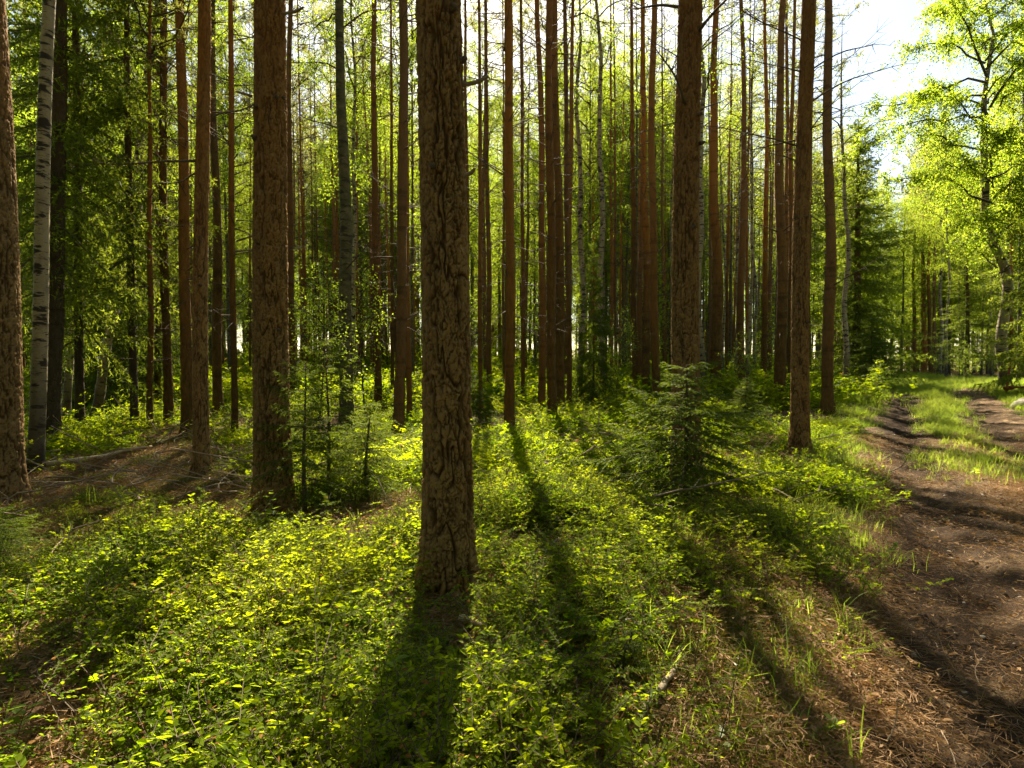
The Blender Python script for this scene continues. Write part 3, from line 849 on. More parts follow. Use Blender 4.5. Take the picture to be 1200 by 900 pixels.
V['big_birch'] = [birch_crown('birch_crown_mesh', 22, 14.5, 3.9, 3.9, 44, 44, 44, .075, M['birch_leaf'])]
BIG = {}
for kind, u, v, w, ut, label, ex in TREES:
    p, r, lx = solve(u, v, w, ut)
    big = ex.get('big')
    if big is None:
        tr = make_tree(kind, p, max(r, .05), (lx, random.uniform(-.012, .012)), label, H=ex.get('H'), branches=ex.get('br', 0), cscale=ex.get('cs', 1.0), crown=not ex.get('low'), thinned=ex.get('th', 0))
        if ex.get('low'):
            crown_parts(tr, *{1: (V['low_spruce'][0], (1, 1, 1)), 2: (V['low_spruce'][0], (.72, .72, 1.05)), 3: (V['big_birch'][0], (1, 1, 1))}[ex['low']])
        continue
    if big == 2:
        me = near_trunk('trunk_mesh', M['birch_bark'], 16, r, 3, 6, .02, 48, relief=.002, flare=.2)
    else:
        zf, dz, sd = {1: (5.5, .011, 120), 3: (6.5, .014, 72), 4: (5.2, .0085, 132), 5: (4.0, .0055, 200), 6: (6.0, .011, 112), 7: (8.0, .014, 80)}[big]
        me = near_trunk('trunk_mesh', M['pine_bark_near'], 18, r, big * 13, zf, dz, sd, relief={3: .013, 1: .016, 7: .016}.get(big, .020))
    tr = make_tree(kind, p, r, (lx, 0), label, H=17.5, trunk_mesh=me, near=True, branches={7: 9, 3: 5, 6: 4}.get(big, 0), zbr={7: (4.2, 8.5), 3: (3.5, 6.5), 6: (4.0, 5.8)}.get(big, (4, 9)))
    BIG[big] = (tr, r, p)
    if big != 2:
        for k in range({5: 2, 4: 5}.get(big, 3)):
            stub(tr, r * .9, random.uniform(1.2, 4.5), random.uniform(3.4, 6.0), random.uniform(.6, 1.2), 1)
tr, r, p = BIG[5]
z_of = lambda v, y: at_depth(600, v, y)[2]
stub(tr, r * .93, z_of(101, p[1]) - p[2], -.15, 1.5, 0); stub(tr, r * .95, z_of(211, p[1]) - p[2], -.5, 1.0, 0)
stub(tr, r * .93, z_of(76, p[1]) - p[2], -.4, 1.0, 1); stub(tr, r * .93, z_of(205, p[1]) - p[2], -1.9, .7, 1)
tr, r, p = BIG[4]
stub(tr, r * .9, z_of(17, p[1]) - p[2], -.1, 2.2, 0); stub(tr, r * .93, z_of(114, p[1]) - p[2], 3.3, 1.3, 0)

def bare_branch(root, r, z, ang, which, k, rise=0.0):
    b = link('branch', V['branch'][which], root)
    b.location = (r * math.cos(ang) * .9, r * math.sin(ang) * .9, z); b.rotation_euler = (0, -rise, ang); b.scale = (k, k, k)
tr, r, p = BIG[7]
for v_, a_, w_, k_, ri in ((80, .15, 2, .95, .15), (118, -.2, 2, .9, .1), (85, 3.3, 3, .8, .2), (150, .1, 0, .6, .1), (45, 2.6, 0, .8, .3), (190, 3.0, 4, .7, .2)):
    bare_branch(tr, r * .8, z_of(v_, p[1]) - p[2], a_, w_, k_, ri)
tr, r, p = BIG[6]
for v_, a_, w_, k_, ri in ((142, 3.14, 3, .42, -.2), (70, 3.3, 0, .40, .1), (30, .2, 2, .45, .3), (60, .0, 0, .55, .3), (130, -.2, 4, .5, .1)):
    bare_branch(tr, r * .8, z_of(v_, p[1]) - p[2], a_, w_, k_, ri)

# ------------------------------------------------------------------ the many slim trees deeper in the wood
def free(x, y, dmin):
    return all((x - a) ** 2 + (y - b) ** 2 > dmin * dmin for a, b in PLACED)

FILLED = []
FILL = {'pine': ('slender pine deep in the wood, one of many alike', 'slender pines deep in the wood'),
        'birch': ('thin birch deep in the wood, one of many alike', 'thin birches deep in the wood'),
        'spruce': ('dark spruce deep in the wood, one of many alike', 'dark spruces deep in the wood')}
def fill(n, y0, y1, fr, q0=-.92, q1=.92):
    k = 0; tries = 0
    while k < n and tries < n * 40:
        tries += 1
        y = y0 + (y1 - y0) * random.random() ** .8; q = random.uniform(q0, q1); x = q * y
        s = float(track_s(x, y))
        if -1.6 < s < 3.6 and y < 40: continue
        if s > 3 and y < 20: continue
        if 950 < project(x, y, 1.5)[0] < 1090 and y < 46: continue        # the light behind the dark spruce and down the track
        if not free(x, y, .95): continue
        if q < -.45: pr = (.66, .16, .18)
        elif s > 0: pr = (.20, .74, .06)
        else: pr = (.74, .23, .03)
        pr = pr if fr is None else fr
        kind = random.choices(('pine', 'birch', 'spruce'), pr)[0]
        lab, grp = FILL[kind]
        t_ = make_tree(kind if kind != 'birch' or random.random() < .4 else 'mossy', (x, y, float(ground(x, y))), random.uniform(.04, .10) if kind != 'birch' else random.uniform(.04, .08),
                  (random.gauss(0, .012), random.gauss(0, .012)), lab, grp, branches=0)
        FILLED.append((t_, {'pine': 'slender pine', 'birch': 'thin birch', 'spruce': 'dark spruce'}[kind])); k += 1
fill(75, 18, 30, None)
fill(190, 28, 54, None)
fill(80, 27, 47, (.24, .74, .02))
fill(38, 27, 45, (.30, .70, 0), .12, .62)
fill(22, 20, 40, (.8, .1, .1), -.9, -.5)
print('crowns full, thin', N_THIN)

# ------------------------------------------------------------------ scattering of what nobody could count
def source(name, mesh_list):
    c = bpy.data.collections.new(name)
    for i, me in enumerate(mesh_list):
        o = bpy.data.objects.new('%s_%s' % (name, 'abcdefghijkl'[i]), me); c.objects.link(o)
    return c

def scatter(name, pts, rot, scl, idx, coll, kind='stuff', label=None):
    me = bpy.data.meshes.new(name)
    n = len(pts)
    me.vertices.add(n); me.vertices.foreach_set('co', np.asarray(pts, np.float32).ravel())
    a = me.attributes.new('turn', 'FLOAT_VECTOR', 'POINT'); a.data.foreach_set('vector', np.asarray(rot, np.float32).ravel())
    a = me.attributes.new('size', 'FLOAT_VECTOR', 'POINT'); a.data.foreach_set('vector', np.asarray(scl, np.float32).ravel())
    a = me.attributes.new('pick', 'INT', 'POINT'); a.data.foreach_set('value', np.asarray(idx, np.int32))
    o = link(name, me, kind=kind)
    if label: o['label'] = label
    ng = bpy.data.node_groups.new(name + '_nodes', 'GeometryNodeTree')
    ng.interface.new_socket('Geometry', in_out='INPUT', socket_type='NodeSocketGeometry')
    ng.interface.new_socket('Geometry', in_out='OUTPUT', socket_type='NodeSocketGeometry')
    N, L = ng.nodes, ng.links
    gi = N.new('NodeGroupInput'); go = N.new('NodeGroupOutput')
    ci = N.new('GeometryNodeCollectionInfo'); ci.inputs['Collection'].default_value = coll
    ci.inputs['Separate Children'].default_value = True; ci.inputs['Reset Children'].default_value = True
    ip = N.new('GeometryNodeInstanceOnPoints'); ip.inputs['Pick Instance'].default_value = True
    def attr(nm, ty):
        x = N.new('GeometryNodeInputNamedAttribute'); x.data_type = ty; x.inputs['Name'].default_value = nm
        return x.outputs['Attribute']
    er = N.new('FunctionNodeEulerToRotation'); L.new(attr('turn', 'FLOAT_VECTOR'), er.inputs[0])
    L.new(gi.outputs[0], ip.inputs['Points']); L.new(ci.outputs[0], ip.inputs['Instance'])
    L.new(attr('pick', 'INT'), ip.inputs['Instance Index']); L.new(er.outputs[0], ip.inputs['Rotation'])
    L.new(attr('size', 'FLOAT_VECTOR'), ip.inputs['Scale']); L.new(ip.outputs[0], go.inputs[0])
    md = o.modifiers.new('scatter', 'NODES'); md.node_group = ng
    return o

def rnd_pts(n, ymin, ymax, power=.6, spread=1.0, r=rng):
    """random points of the view wedge; a power below 1 crowds them towards the camera"""
    y = ymin + (ymax - ymin) * r.random(n) ** (1 / power) if power != 1 else r.uniform(ymin, ymax, n)
    x = r.uniform(-1, 1, n) * (y * .98 * spread + .8)
    return x, y

def lush(x, y):
    """the places where the shrubs stand thick"""
    m = np.zeros(np.shape(x))
    for cu, cv, ru, rv in ((650, 580, 120, .9), (640, 700, 95, .7), (600, 850, 50, .25), (60, 710, 130, .6), (350, 780, 90, .5), (250, 640, 110, .6), (480, 830, 70, .4),
                           (815, 675, 60, .4), (880, 625, 90, .6), (740, 640, 70, .5)):
        c3 = ground_at(cu, cv); f = c3[1] / FPX
        m = np.maximum(m, np.exp(-(((x - c3[0]) / (ru * f)) ** 2 + ((y - c3[1]) / rv) ** 2) ** 2))
    return m

def in_litter(x, y):
    """places where the bilberries leave the litter bare: 0 grown, 1 bare"""
    s = track_s(x, y)
    bare = smooth(-1.5, -.65, s + .8 * (fbm(x * 1.3, y * 1.3, 2) - .5) - .35 * smooth(5, 12, y) - .55 * smooth(2.3, 4.2, y))
    c = ground_at(150, 540)
    e = np.exp(-(((x - c[0]) / 1.9) ** 2 + ((y - c[1]) / 1.1) ** 2) ** 2)
    bare = np.maximum(bare, e * .97)
    c2 = ground_at(170, 590)
    bare = np.maximum(bare, .55 * np.exp(-(((x - c2[0]) / 2.0) ** 2 + ((y - c2[1]) / 1.25) ** 2) ** 2))
    hole = smooth(.47, .59, fbm(x * .9 + 7, y * .9 + 31, 3))
    bare = np.maximum(bare, hole * .92)
    for cu, cv, ru, rv in ((230, 850, 150, 60), (760, 800, 60, 60), (410, 620, 40, 20)):
        c3 = ground_at(cu, cv); f = c3[1] / FPX
        bare = np.maximum(bare, .85 * np.exp(-(((x - c3[0]) / (ru * f)) ** 2 + ((y - c3[1]) / .5) ** 2) ** 2))
    bare = bare * (1 - .85 * lush(x, y))
    return bare

def bilberry_mesh(name, seed, stems, per, leaf, h, fold, spread=.15):
    r = np.random.default_rng(seed); g = Geo(); C = []; D = []; NN = []
    for i in range(stems):
        b = np.array([r.normal() * spread, r.normal() * spread, -.04])
        d = norm(np.array([r.normal() * .45, r.normal() * .45, 1.0])); L = h * r.uniform(.55, 1.15)
        t = np.linspace(0, 1, 5)[:, None]
        p = b + d * L * t + r.normal(size=3) * .06 * t ** 2
        if fold: tube(g, p, .0016 * (1.2 - .7 * t[:, 0]), 3, m=1, cap=False)
        for j in range(r.integers(4, 8)):
            u = r.uniform(.25, 1.0); q = b + d * L * u + (p[-1] - b - d * L) * u * u
            an = r.uniform(0, 6.283); dd = norm(np.array([math.cos(an), math.sin(an), r.uniform(.05, .6)])); l = L * r.uniform(.28, .55)
            if fold: tube(g, np.stack([q, q + dd * l * .5, q + dd * l + np.array([0, 0, .04 * l])]), [.0011, .0009, .0005], 3, m=1, cap=False)
            n = max(3, int(per * r.uniform(.7, 1.3))); w_ = (np.arange(n) + .8) / n            # leaves alternate along a flat spray
            side = norm(np.cross(dd, [0, 0, 1.0])); up_ = np.cross(side, dd)
            sg = np.where(np.arange(n) % 2, 1.0, -1.0)[:, None]
            C.append(q + dd * l * w_[:, None]); D.append(norm(dd * .65 + side * sg * .8 + r.normal(size=(n, 3)) * .22))
            NN.append(norm(up_ + r.normal(size=(n, 3)) * .45 + np.array([0, -.25, 0])))
    C = np.concatenate(C); D = np.concatenate(D); NN = np.concatenate(NN)
    sz = leaf * r.uniform(.6, 1.25, len(C))
    leaves(g, C, D, NN, sz, sz * .60, 0, fold)
    return g.mesh(name, [M['bilberry_leaf'], M['twig']])

def grass_mesh(name, seed, blades, h, w, mats, bend=.5, spread=.05):
    r = np.random.default_rng(seed); g = Geo()
    for i in range(blades):
        b = np.array([r.normal() * spread, r.normal() * spread, -.02]); a = r.uniform(0, 6.28)
        o_ = np.array([math.cos(a), math.sin(a), 0]); s = np.array([-o_[1], o_[0], 0])
        L = h * r.uniform(.5, 1.2); k = bend * r.uniform(.3, 1.4)
        t = np.array([0, .4, .75, 1.0])
        c = b + np.outer(t, [0, 0, 1]) * L * (1 - .35 * k * t[:, None]) + o_ * L * k * (t ** 2)[:, None]
        ww = w * np.array([1, .85, .5])[:, None]
        v = np.concatenate([np.stack([c[:3] - s * ww / 2, c[:3] + s * ww / 2], 1).reshape(-1, 3), c[3:]])
        g.add(v, [(0, 1, 3, 2), (2, 3, 5, 4)], [(4, 5, 6)])
    return g.mesh(name, mats)

def litter_mesh(name, seed):
    """a handful of brown needles, twig bits and a few dead leaves lying flat"""
    r = np.random.default_rng(seed); g = Geo(); n = 95
    c = np.stack([r.normal(size=n) * .13, r.normal(size=n) * .13, r.uniform(.004, .03, n)], -1)
    a = r.uniform(0, 6.28, n); d = np.stack([np.cos(a), np.sin(a), r.normal(size=n) * .15], -1)
    needles(g, c, d, r.uniform(.03, .09, n), .003)
    n = 5
    c = np.stack([r.normal(size=n) * .13, r.normal(size=n) * .13, r.uniform(.01, .04, n)], -1)
    leaves(g, c, norm(np.stack([r.normal(size=n), r.normal(size=n), r.normal(size=n) * .2], -1)), norm(np.array([0, 0, 1.]) + r.normal(size=(n, 3)) * .45), r.uniform(.016, .042, n), r.uniform(.010, .028, n), 0, .35)
    return g.mesh(name, [M['litter']])

def twigs_mesh(name, seed):
    r = np.random.default_rng(seed); g = Geo()
    for i in range(5):
        a = r.uniform(0, 6.28); L = r.uniform(.07, .30); t = np.linspace(0, 1, 5)[:, None]
        d = np.array([math.cos(a), math.sin(a), r.uniform(-.02, .3)])
        p = np.array([r.normal() * .15, r.normal() * .15, .015]) + d * L * t + r.normal(size=3) * .08 * t ** 2
        tube(g, p, .0030 * (1 - .6 * t[:, 0]), 4, cap=False)
        dd = norm(d + r.normal(size=3) * .5); tube(g, np.stack([p[2], p[2] + dd * L * .4]), [.002, .001], 3, cap=False)
    return g.mesh(name, [M['dead_wood']])

def moss_mesh(name, seed):
    r = np.random.default_rng(seed); g = Geo(); n = 220
    p = np.stack([r.normal(size=n) * .11, r.normal(size=n) * .11], -1); rr = np.hypot(p[:, 0], p[:, 1])
    c = np.stack([p[:, 0], p[:, 1], .035 * np.exp(-(rr / .14) ** 2) - .01], -1)
    needles(g, c, norm(np.array([0, 0, .7]) + r.normal(size=(n, 3)) * .6), r.uniform(.008, .022, n), .007)
    return g.mesh(name, [M['moss']])

def place(x, y, smin, smax, tilt=.12, zscale=(1, 1), r=rng):
    n = len(x)
    pts = np.stack([x, y, ground(x, y)], -1)
    rot = np.stack([r.normal(size=n) * tilt, r.normal(size=n) * tilt, r.uniform(0, 6.28, n)], -1)
    s = r.uniform(smin, smax, n)
    return pts, rot, np.stack([s, s, s * r.uniform(zscale[0], zscale[1], n)], -1)

# bilberries close by, leaf by leaf
near_b = source('bilberry_near', [bilberry_mesh('bilberry_mesh', s, 13, 14, .0125, .20, .22, .13) for s in (1, 2, 3)] + [bilberry_mesh('bilberry_mesh', 14, 9, 8, .020, .20, .22, .12)])
mid_b = source('bilberry_mid', [bilberry_mesh('bilberry_mesh', s, 13, 10, .024, .22, 0, .22) for s in (5, 6, 7)])
far_b = source('bilberry_far', [bilberry_mesh('bilberry_mesh', s, 14, 9, .055, .31, 0, .40) for s in (8, 9)])
def scatter_bilberry(name, n, y0, y1, power, coll, k, smin, smax, label):
    x, y = rnd_pts(n, y0, y1, power)
    s = track_s(x, y)
    keep = (rng.random(n) > in_litter(x, y)) & ((s < -.62 - .40 * smooth(4.5, 12, y)) | (s > 2.9))
    mound = smooth(.41, .62, fbm(x * 1.05 + 90, y * 1.05 + 14, 2))
    mound = np.maximum(mound, .75 * lush(x, y))
    keep &= rng.random(n) < .18 + .82 * mound
    for tr_, r_e, pb in BIG.values():                     # the feet of the big trees stand clear towards the camera
        dd = np.hypot(x - pb[0] * (1 - .34 / pb[1]), (y - (pb[1] - .34)) * .8); keep &= ~((dd < r_e + .20) & (rng.random(n) < .95))
    x, y, mound = x[keep], y[keep], mound[keep]
    p, r_, sc = place(x, y, smin, smax, .15)
    c2 = ground_at(165, 565)
    low_ = np.ones(len(x))
    for tr_, r_e, pb in BIG.values():
        u_ = np.hypot(*pb[:2]); ax = (x * pb[0] + y * pb[1]) / u_; px_ = (x * pb[1] - y * pb[0]) / u_
        low_ = np.minimum(low_, 1 - .58 * smooth(r_e + .45, r_e + .12, np.abs(px_)) * smooth(u_ - 1.6, u_ - .9, ax) * smooth(u_ + .3, u_, ax))
    s = track_s(x, y); low_ = low_ * (1 - .5 * smooth(-2.6, -1.0, s) * (s < 0) * smooth(4, 9, y))
    big_ = low_ * (.40 + 1.0 * mound) * (1 + 1.6 * smooth(30, 46, y)) * (1 - .5 * np.exp(-(((x - c2[0]) / 2.2) ** 2 + ((y - c2[1]) / 2.2) ** 2) ** 2))
    sc = sc * big_[:, None]
    scatter(name, p, r_, sc, rng.integers(0, k, len(x)), coll, label=label)
scatter_bilberry('bilberry_undergrowth', 5600, 1.3, 6.5, 1, near_b, 4, .7, 1.25, 'low bilberry shrubs covering the floor round the near pines')
scatter_bilberry('bilberry_carpet', 9000, 6.2, 17, .9, mid_b, 3, .8, 1.4, 'bilberry carpet under the mid distance pines')
scatter_bilberry('bilberry_thicket', 11500, 16, 60, .8, far_b, 2, .7, 1.5, 'bright undergrowth between the far stems')

# grass on the crown and the verges of the track
gr = source('grass_tuft', [grass_mesh('grass_mesh', s, 22, .22, .006, [M['grass_blade']], .7, .07) for s in (1, 2, 3)] + [grass_mesh('grass_mesh', 9, 20, .15, .004, [M['dry_grass']], .9, .08)])
def scatter_grass():
    n = 34000
    y = 4.0 + 40 * rng.random(n) ** 1.6; S = rng.uniform(-2.2, 4.6, n)
    yb = np.maximum(y - 27, 0)
    x = S / .831 + .38 + .67 * y - .022 * yb * yb + .10 * np.sin(y * .45)
    strip = 1.2 * np.exp(-((S - .75) / .40) ** 2) * smooth(6.0, 9.5, y)
    verge = np.exp(-((S + 1.05) / .40) ** 2) * (.35 + .4 * smooth(5, 9, y))
    right = smooth(2.1, 2.7, S) * smooth(7, 11, y)
    far = smooth(19, 24, y) * .8
    dens = np.clip(np.maximum.reduce([strip, verge, right, far * smooth(.1, .4, fbm(x, y, 2))]), 0, 1) * (.35 + .9 * smooth(.35, .6, fbm(x * 1.2 + 5, y * 1.2, 2)))
    keep = (rng.random(n) < dens)
    x, y = x[keep], y[keep]
    n2 = 520                                             # thin tufts over the verge close by
    x2, y2 = rnd_pts(n2, 1.8, 8, 1); s2 = track_s(x2, y2); k2 = (s2 > -1.9) & (s2 < -.45)
    x = np.concatenate([x, x2[k2]]); y = np.concatenate([y, y2[k2]])
    p, r_, sc = place(x, y, .55, 1.3, .15)
    sc = sc * (.8 + .45 * smooth(8, 25, y))[:, None]
    scatter('track_grass', p, r_, sc, rng.choice(4, len(x), p=[.29, .29, .29, .13]), gr, label='grass on the middle strip and verges of the track')
scatter_grass()

# litter, twigs and moss
lt = source('litter_heap', [litter_mesh('litter_mesh', s) for s in (1, 2, 3)])
x, y = rnd_pts(10500, 1.3, 11, .85); s = track_s(x, y)
kp = rng.random(len(x)) < (.25 + .75 * in_litter(x, y)) * np.where((np.abs(s - .1) < .5) | (np.abs(s - RUT) < .35), .14, 1)
p, r_, sc = place(x[kp], y[kp], .7, 1.4, .08); p[:, 2] += .008
scatter('needle_litter', p, r_, sc, rng.integers(0, 3, len(p)), lt, label='brown pine needles and dead leaves on the floor')
tw = source('twig_heap', [twigs_mesh('twigs_mesh', s) for s in (1, 2, 3)])
x, y = rnd_pts(620, 1.3, 12, .8); s = track_s(x, y); kp = rng.random(len(x)) < np.where(s > -.4, .35, .9)
p, r_, sc = place(x[kp], y[kp], .35, .95, .1)
scatter('twig_litter', p, r_, sc, rng.integers(0, 3, len(p)), tw, label='grey dead twigs lying in the undergrowth')
ms = source('moss_cushion', [moss_mesh('moss_mesh', s) for s in (1, 2)])
x, y = rnd_pts(8000, 1.4, 11, .9); s = track_s(x, y)
c2 = ground_at(170, 590); mo_ = np.exp(-(((x - c2[0]) / 1.9) ** 2 + ((y - c2[1]) / 1.0) ** 2) ** 2)
kp = (s < -.6) & (rng.random(len(x)) < np.maximum(mo_, smooth(.42, .58, fbm(x * .8 + 3, y * .8 + 70, 3))))
p, r_, sc = place(x[kp], y[kp], .7, 1.5, .1)
scatter('moss_cushions', p, r_, sc, rng.integers(0, 2, len(p)), ms, label='green moss cushions between the shrubs')

# the wood beyond and all round: far trees that read as one mass
def far_tree(name, seed, kind):
    """a whole far tree as one light mesh"""
    r = np.random.default_rng(seed); g = Geo()
    H = {'pine': 17, 'birch': 15, 'spruce': 15}[kind]
    z = np.linspace(-.3, H * .97, 9); wob = np.cumsum(r.normal(size=(9, 2)) * .04, 0)
    tube(g, np.stack([wob[:, 0], wob[:, 1], z], -1), .12 * (1 - .85 * np.clip(z, 0, H) / H), 7, m=0)
    if kind == 'spruce':
        C = []; D = []; LN = []
        for w in range(24):
            f = w / 24; zz = 1.2 + (H - 1.2) * f
            for b in range(7):
                a = r.uniform(0, 6.28); L = 2.3 * (1.03 - f) ** .85 * r.uniform(.7, 1.1)
                n = int(34 * L) + 6; s_ = r.random(n) ** .7
                d = np.array([math.cos(a), math.sin(a), 0])
                c = np.array([0, 0, zz]) + d * L * s_[:, None] + np.array([0, 0, -.35 * L]) * s_[:, None] ** 1.5
                c = c + np.array([-d[1], d[0], 0]) * (r.normal(size=n) * .22 * L * (1.05 - s_))[:, None] + np.array([0, 0, 1]) * (-r.random(n) * .25)[:, None]
                C.append(c); D.append(norm(d + r.normal(size=(n, 3)) * .8 + np.array([0, 0, -.4]))); LN.append(r.uniform(.18, .34, n))
        C = np.concatenate(C); needles(g, C, np.concatenate(D), np.concatenate(LN), .075, m=1)
        return g.mesh(name, [M['spruce_bark'], M['spruce_needle']])
    n_c = 260 if kind == 'birch' else 110
    zl = 4.0 if kind == 'birch' else 10.5
    C = []
    for i in range(n_c):
        f = r.random(); zz = zl + (H - zl) * f
        R = (2.3 if kind == 'birch' else 1.8) * (math.sin(math.pi * min(1, .15 + .85 * f)) * .9 + .2) * r.random() ** .5
        a = r.uniform(0, 6.28); n = 34
        C.append(np.array([R * math.cos(a), R * math.sin(a), zz]) + r.normal(size=(n, 3)) * np.array([.28, .28, .18]))
    C = np.concatenate(C); n = len(C)
    if kind == 'birch':
        leaves(g, C, r.normal(size=(n, 3)), norm(r.normal(size=(n, 3)) + np.array([0, 0, .6])), r.uniform(.08, .15, n), r.uniform(.07, .11, n), 1)
        return g.mesh(name, [M['birch_bark_mossy'], M['birch_leaf']])
    needles(g, C, rand_unit(n, r), r.uniform(.14, .3, n), .045, m=1)
    return g.mesh(name, [M['pine_bark'], M['pine_needle']])
fw = source('far_tree', [far_tree('far_tree_mesh', 1, 'pine'), far_tree('far_tree_mesh', 2, 'pine'), far_tree('far_tree_mesh', 3, 'birch'), far_tree('far_tree_mesh', 4, 'birch'), far_tree('far_tree_mesh', 5, 'spruce'), far_tree('far_tree_mesh', 6, 'spruce')])
def scatter_far():
    n = 900
    y = rng.uniform(44, 92, n); q = rng.uniform(-1.15, 1.15, n); x = q * y
    s = track_s(x, y)
    pick = np.where(q < -.5, rng.choice(6, n, p=[.18, .18, .22, .22, .1, .1]), np.where(q < .62, rng.choice(6, n, p=[.33, .33, .15, .15, .02, .02]), rng.choice(6, n, p=[.10, .10, .31, .31, .09, .09])))
    keep = rng.random(n) < np.where(np.abs(q) < .5, .78, np.where(q > .6, .5, .8))
    # the wood goes on behind and beside the camera
    m = 240; ang = rng.uniform(math.radians(66), math.radians(294), m); rad = 7.5 + 30 * rng.random(m) ** .7
    xb = rad * np.sin(ang); yb = rad * np.cos(ang); sb = track_s(xb, yb); kb = (sb < -1.4) | (sb > 3.2)
    x = np.concatenate([x[keep], xb[kb]]); y = np.concatenate([y[keep], yb[kb]])
    pick = np.concatenate([pick[keep], rng.choice(6, m, p=[.22, .22, .14, .14, .14, .14])[kb]])
    p, r_, sc = place(x, y, .95, 1.4, .015)
    scatter('far_wood', p, r_, sc, pick, fw, label='far wood of pines birches and spruces that closes the view')
scatter_far()

# ------------------------------------------------------------------ young spruces and leafy saplings
def young_spruce(loc, H, R, label, mesh, group=None, trunk_r=.022, rz=None):
    root = thing('young_spruce', label, 'young spruce', group=group)
    root.location = loc; root.rotation_euler = (0, 0, random.uniform(0, 6.28) if rz is None else rz)
    g = Geo(); t = np.linspace(-.02, .98, 10)
    tube(g, np.stack([.02 * np.sin(t * 5), .015 * np.sin(t * 4), t * H], -1), trunk_r * (1.1 - t), 8)
    link('trunk', g.mesh('young_trunk_mesh', [M['spruce_bark']], (0,)), root)
    c = crown_parts(root, mesh[0], (R / mesh[1], R / mesh[1], H / mesh[2]))
    return root
YS1 = (spruce_crown('young_crown_mesh', 31, 2.1, .22, 1.0, 11, 6, .030, .0095, M['young_needle'], dens=1.6, droop=.42, power=.55), 1.0, 2.1)
YS2 = (spruce_crown('young_crown_mesh', 32, 2.0, .45, .62, 9, 5, .030, .009, M['young_needle'], dens=1.45, droop=.12, power=.5, bare=.15), .62, 2.0)
YS3 = (spruce_crown('young_crown_mesh', 33, 4.0, .25, 1.2, 16, 7, .07, .020, M['young_needle'], dens=1.2, droop=.3), 1.2, 4.0)
p = ground_at(803, 596); young_spruce(p, 1.42, 1.08, 'bushy young spruce spreading its boughs in front of the big pine', YS1, trunk_r=.03)
p = ground_at(358, 606); young_spruce(p, 1.45, .50, 'young spruce with a thin bare stem, right beside the stout scaly pine', YS2)
p = ground_at(384, 582); young_spruce(p, 1.7, .58, 'taller young spruce a step behind the one beside the stout scaly pine', YS2)
p = ground_at(432, 590); young_spruce(p, 1.0, .60, 'low young spruce in the shade left of the thick central pine', YS1)
p = ground_at(-8, 690); young_spruce(p, .55, .42, 'little spruce reaching in from the left border over the bilberries', YS1)
p = ground_at(735, 800); young_spruce(p, .22, .13, 'tiny spruce seedling beside the fallen stick, right of the central pine', YS2)
p = ground_at(695, 478); young_spruce(p, 4.6, .95, 'slim young spruce standing between the two birches in the middle', YS3)
p = ground_at(548, 500); young_spruce(p, 1.4, .8, 'dark young spruce at the right foot of the thick central pine, set back', YS3)
p = ground_at(874, 500); young_spruce(p, 1.1, .7, 'small young spruce between the big pine and the track-side pine', YS3)
p = ground_at(1020, 455); young_spruce(p, 3.0, 1.3, 'young spruce in the skirt of the dark spruce by the track', YS3)
p = ground_at(120, 480); young_spruce(p, 4.4, 1.3, 'young spruce with sunlit tips behind the clearing', YS3)
p = ground_at(162, 474); young_spruce(p, 5.2, 1.5, 'taller young spruce behind the clearing, right of the one with sunlit tips', YS3)

SP = [birch_crown('sapling_crown_mesh', s, 5.0, .5, 1.15, 24, 12, 17, .058, M['sapling_leaf'], droop=.25) for s in (41, 42, 43)]
SPT = []
for s_ in (1, 2, 3):
    g = Geo(); t = np.linspace(-.02, .98, 10)
    tube(g, np.stack([.06 * np.sin(t * 5 + s_), .05 * np.sin(t * 4 + s_), t * 5.0], -1), .024 * (1.1 - t), 7)
    SPT.append(g.mesh('sapling_trunk_mesh', [M['birch_twig']], (0,)))
def sapling(loc, H, label, group=None, k=None):
    root = thing('leafy_sapling', label, 'sapling', group=group)
    root.location = loc; root.rotation_euler = (random.gauss(0, .05), random.gauss(0, .05), random.uniform(0, 6.28))
    f = H / 5.0; i = random.randrange(3) if k is None else k
    t = link('trunk', SPT[i], root); t.scale = (f ** .7, f ** .7, f)
    crown_parts(root, SP[i], (f ** .7, f ** .7, f))
    PLACED.append((loc[0], loc[1]))
    return root
for u, v, H, lab in (
    (372, 520, 3.2, 'bright leafy sapling between the stout scaly pine and the mossy birch'),
    (1098, 446, 2.6, 'bright yellow-green bush where the track ends'),
    (1132, 450, 2.0, 'low leafy bush left of the big birch by the track'),
    (428, 492, 4.2, 'leafy sapling with arching stem right of the mossy birch'),
    (722, 470, 3.0, 'leafy sapling right of the dashed white birch'),
    (1030, 470, 1.3, 'low leafy bush on the left verge near the end of the track'),
    (876, 478, 2.2, 'leafy sapling at the foot of the bright orange pine'),
    (338, 470, 5.2, 'tall leafy sapling seen past the left side of the stout scaly pine')):
    sapling(ground_at(u, v), H, lab)
k = 0
while k < 40:
    y = random.uniform(21, 46); x = random.uniform(-.95, .95) * y; s = float(track_s(x, y))
    if -1.8 < s < 3.8 or not free(x, y, .8): continue
    if shades((x, y, 0), 1.0, 5.0, 1.0) > .1: continue
    t_ = sapling((x, y, float(ground(x, y))), random.uniform(2.2, 7.5), 'leafy sapling among the far stems, one of many alike', 'leafy saplings among the far stems'); FILLED.append((t_, 'leafy sapling')); k += 1

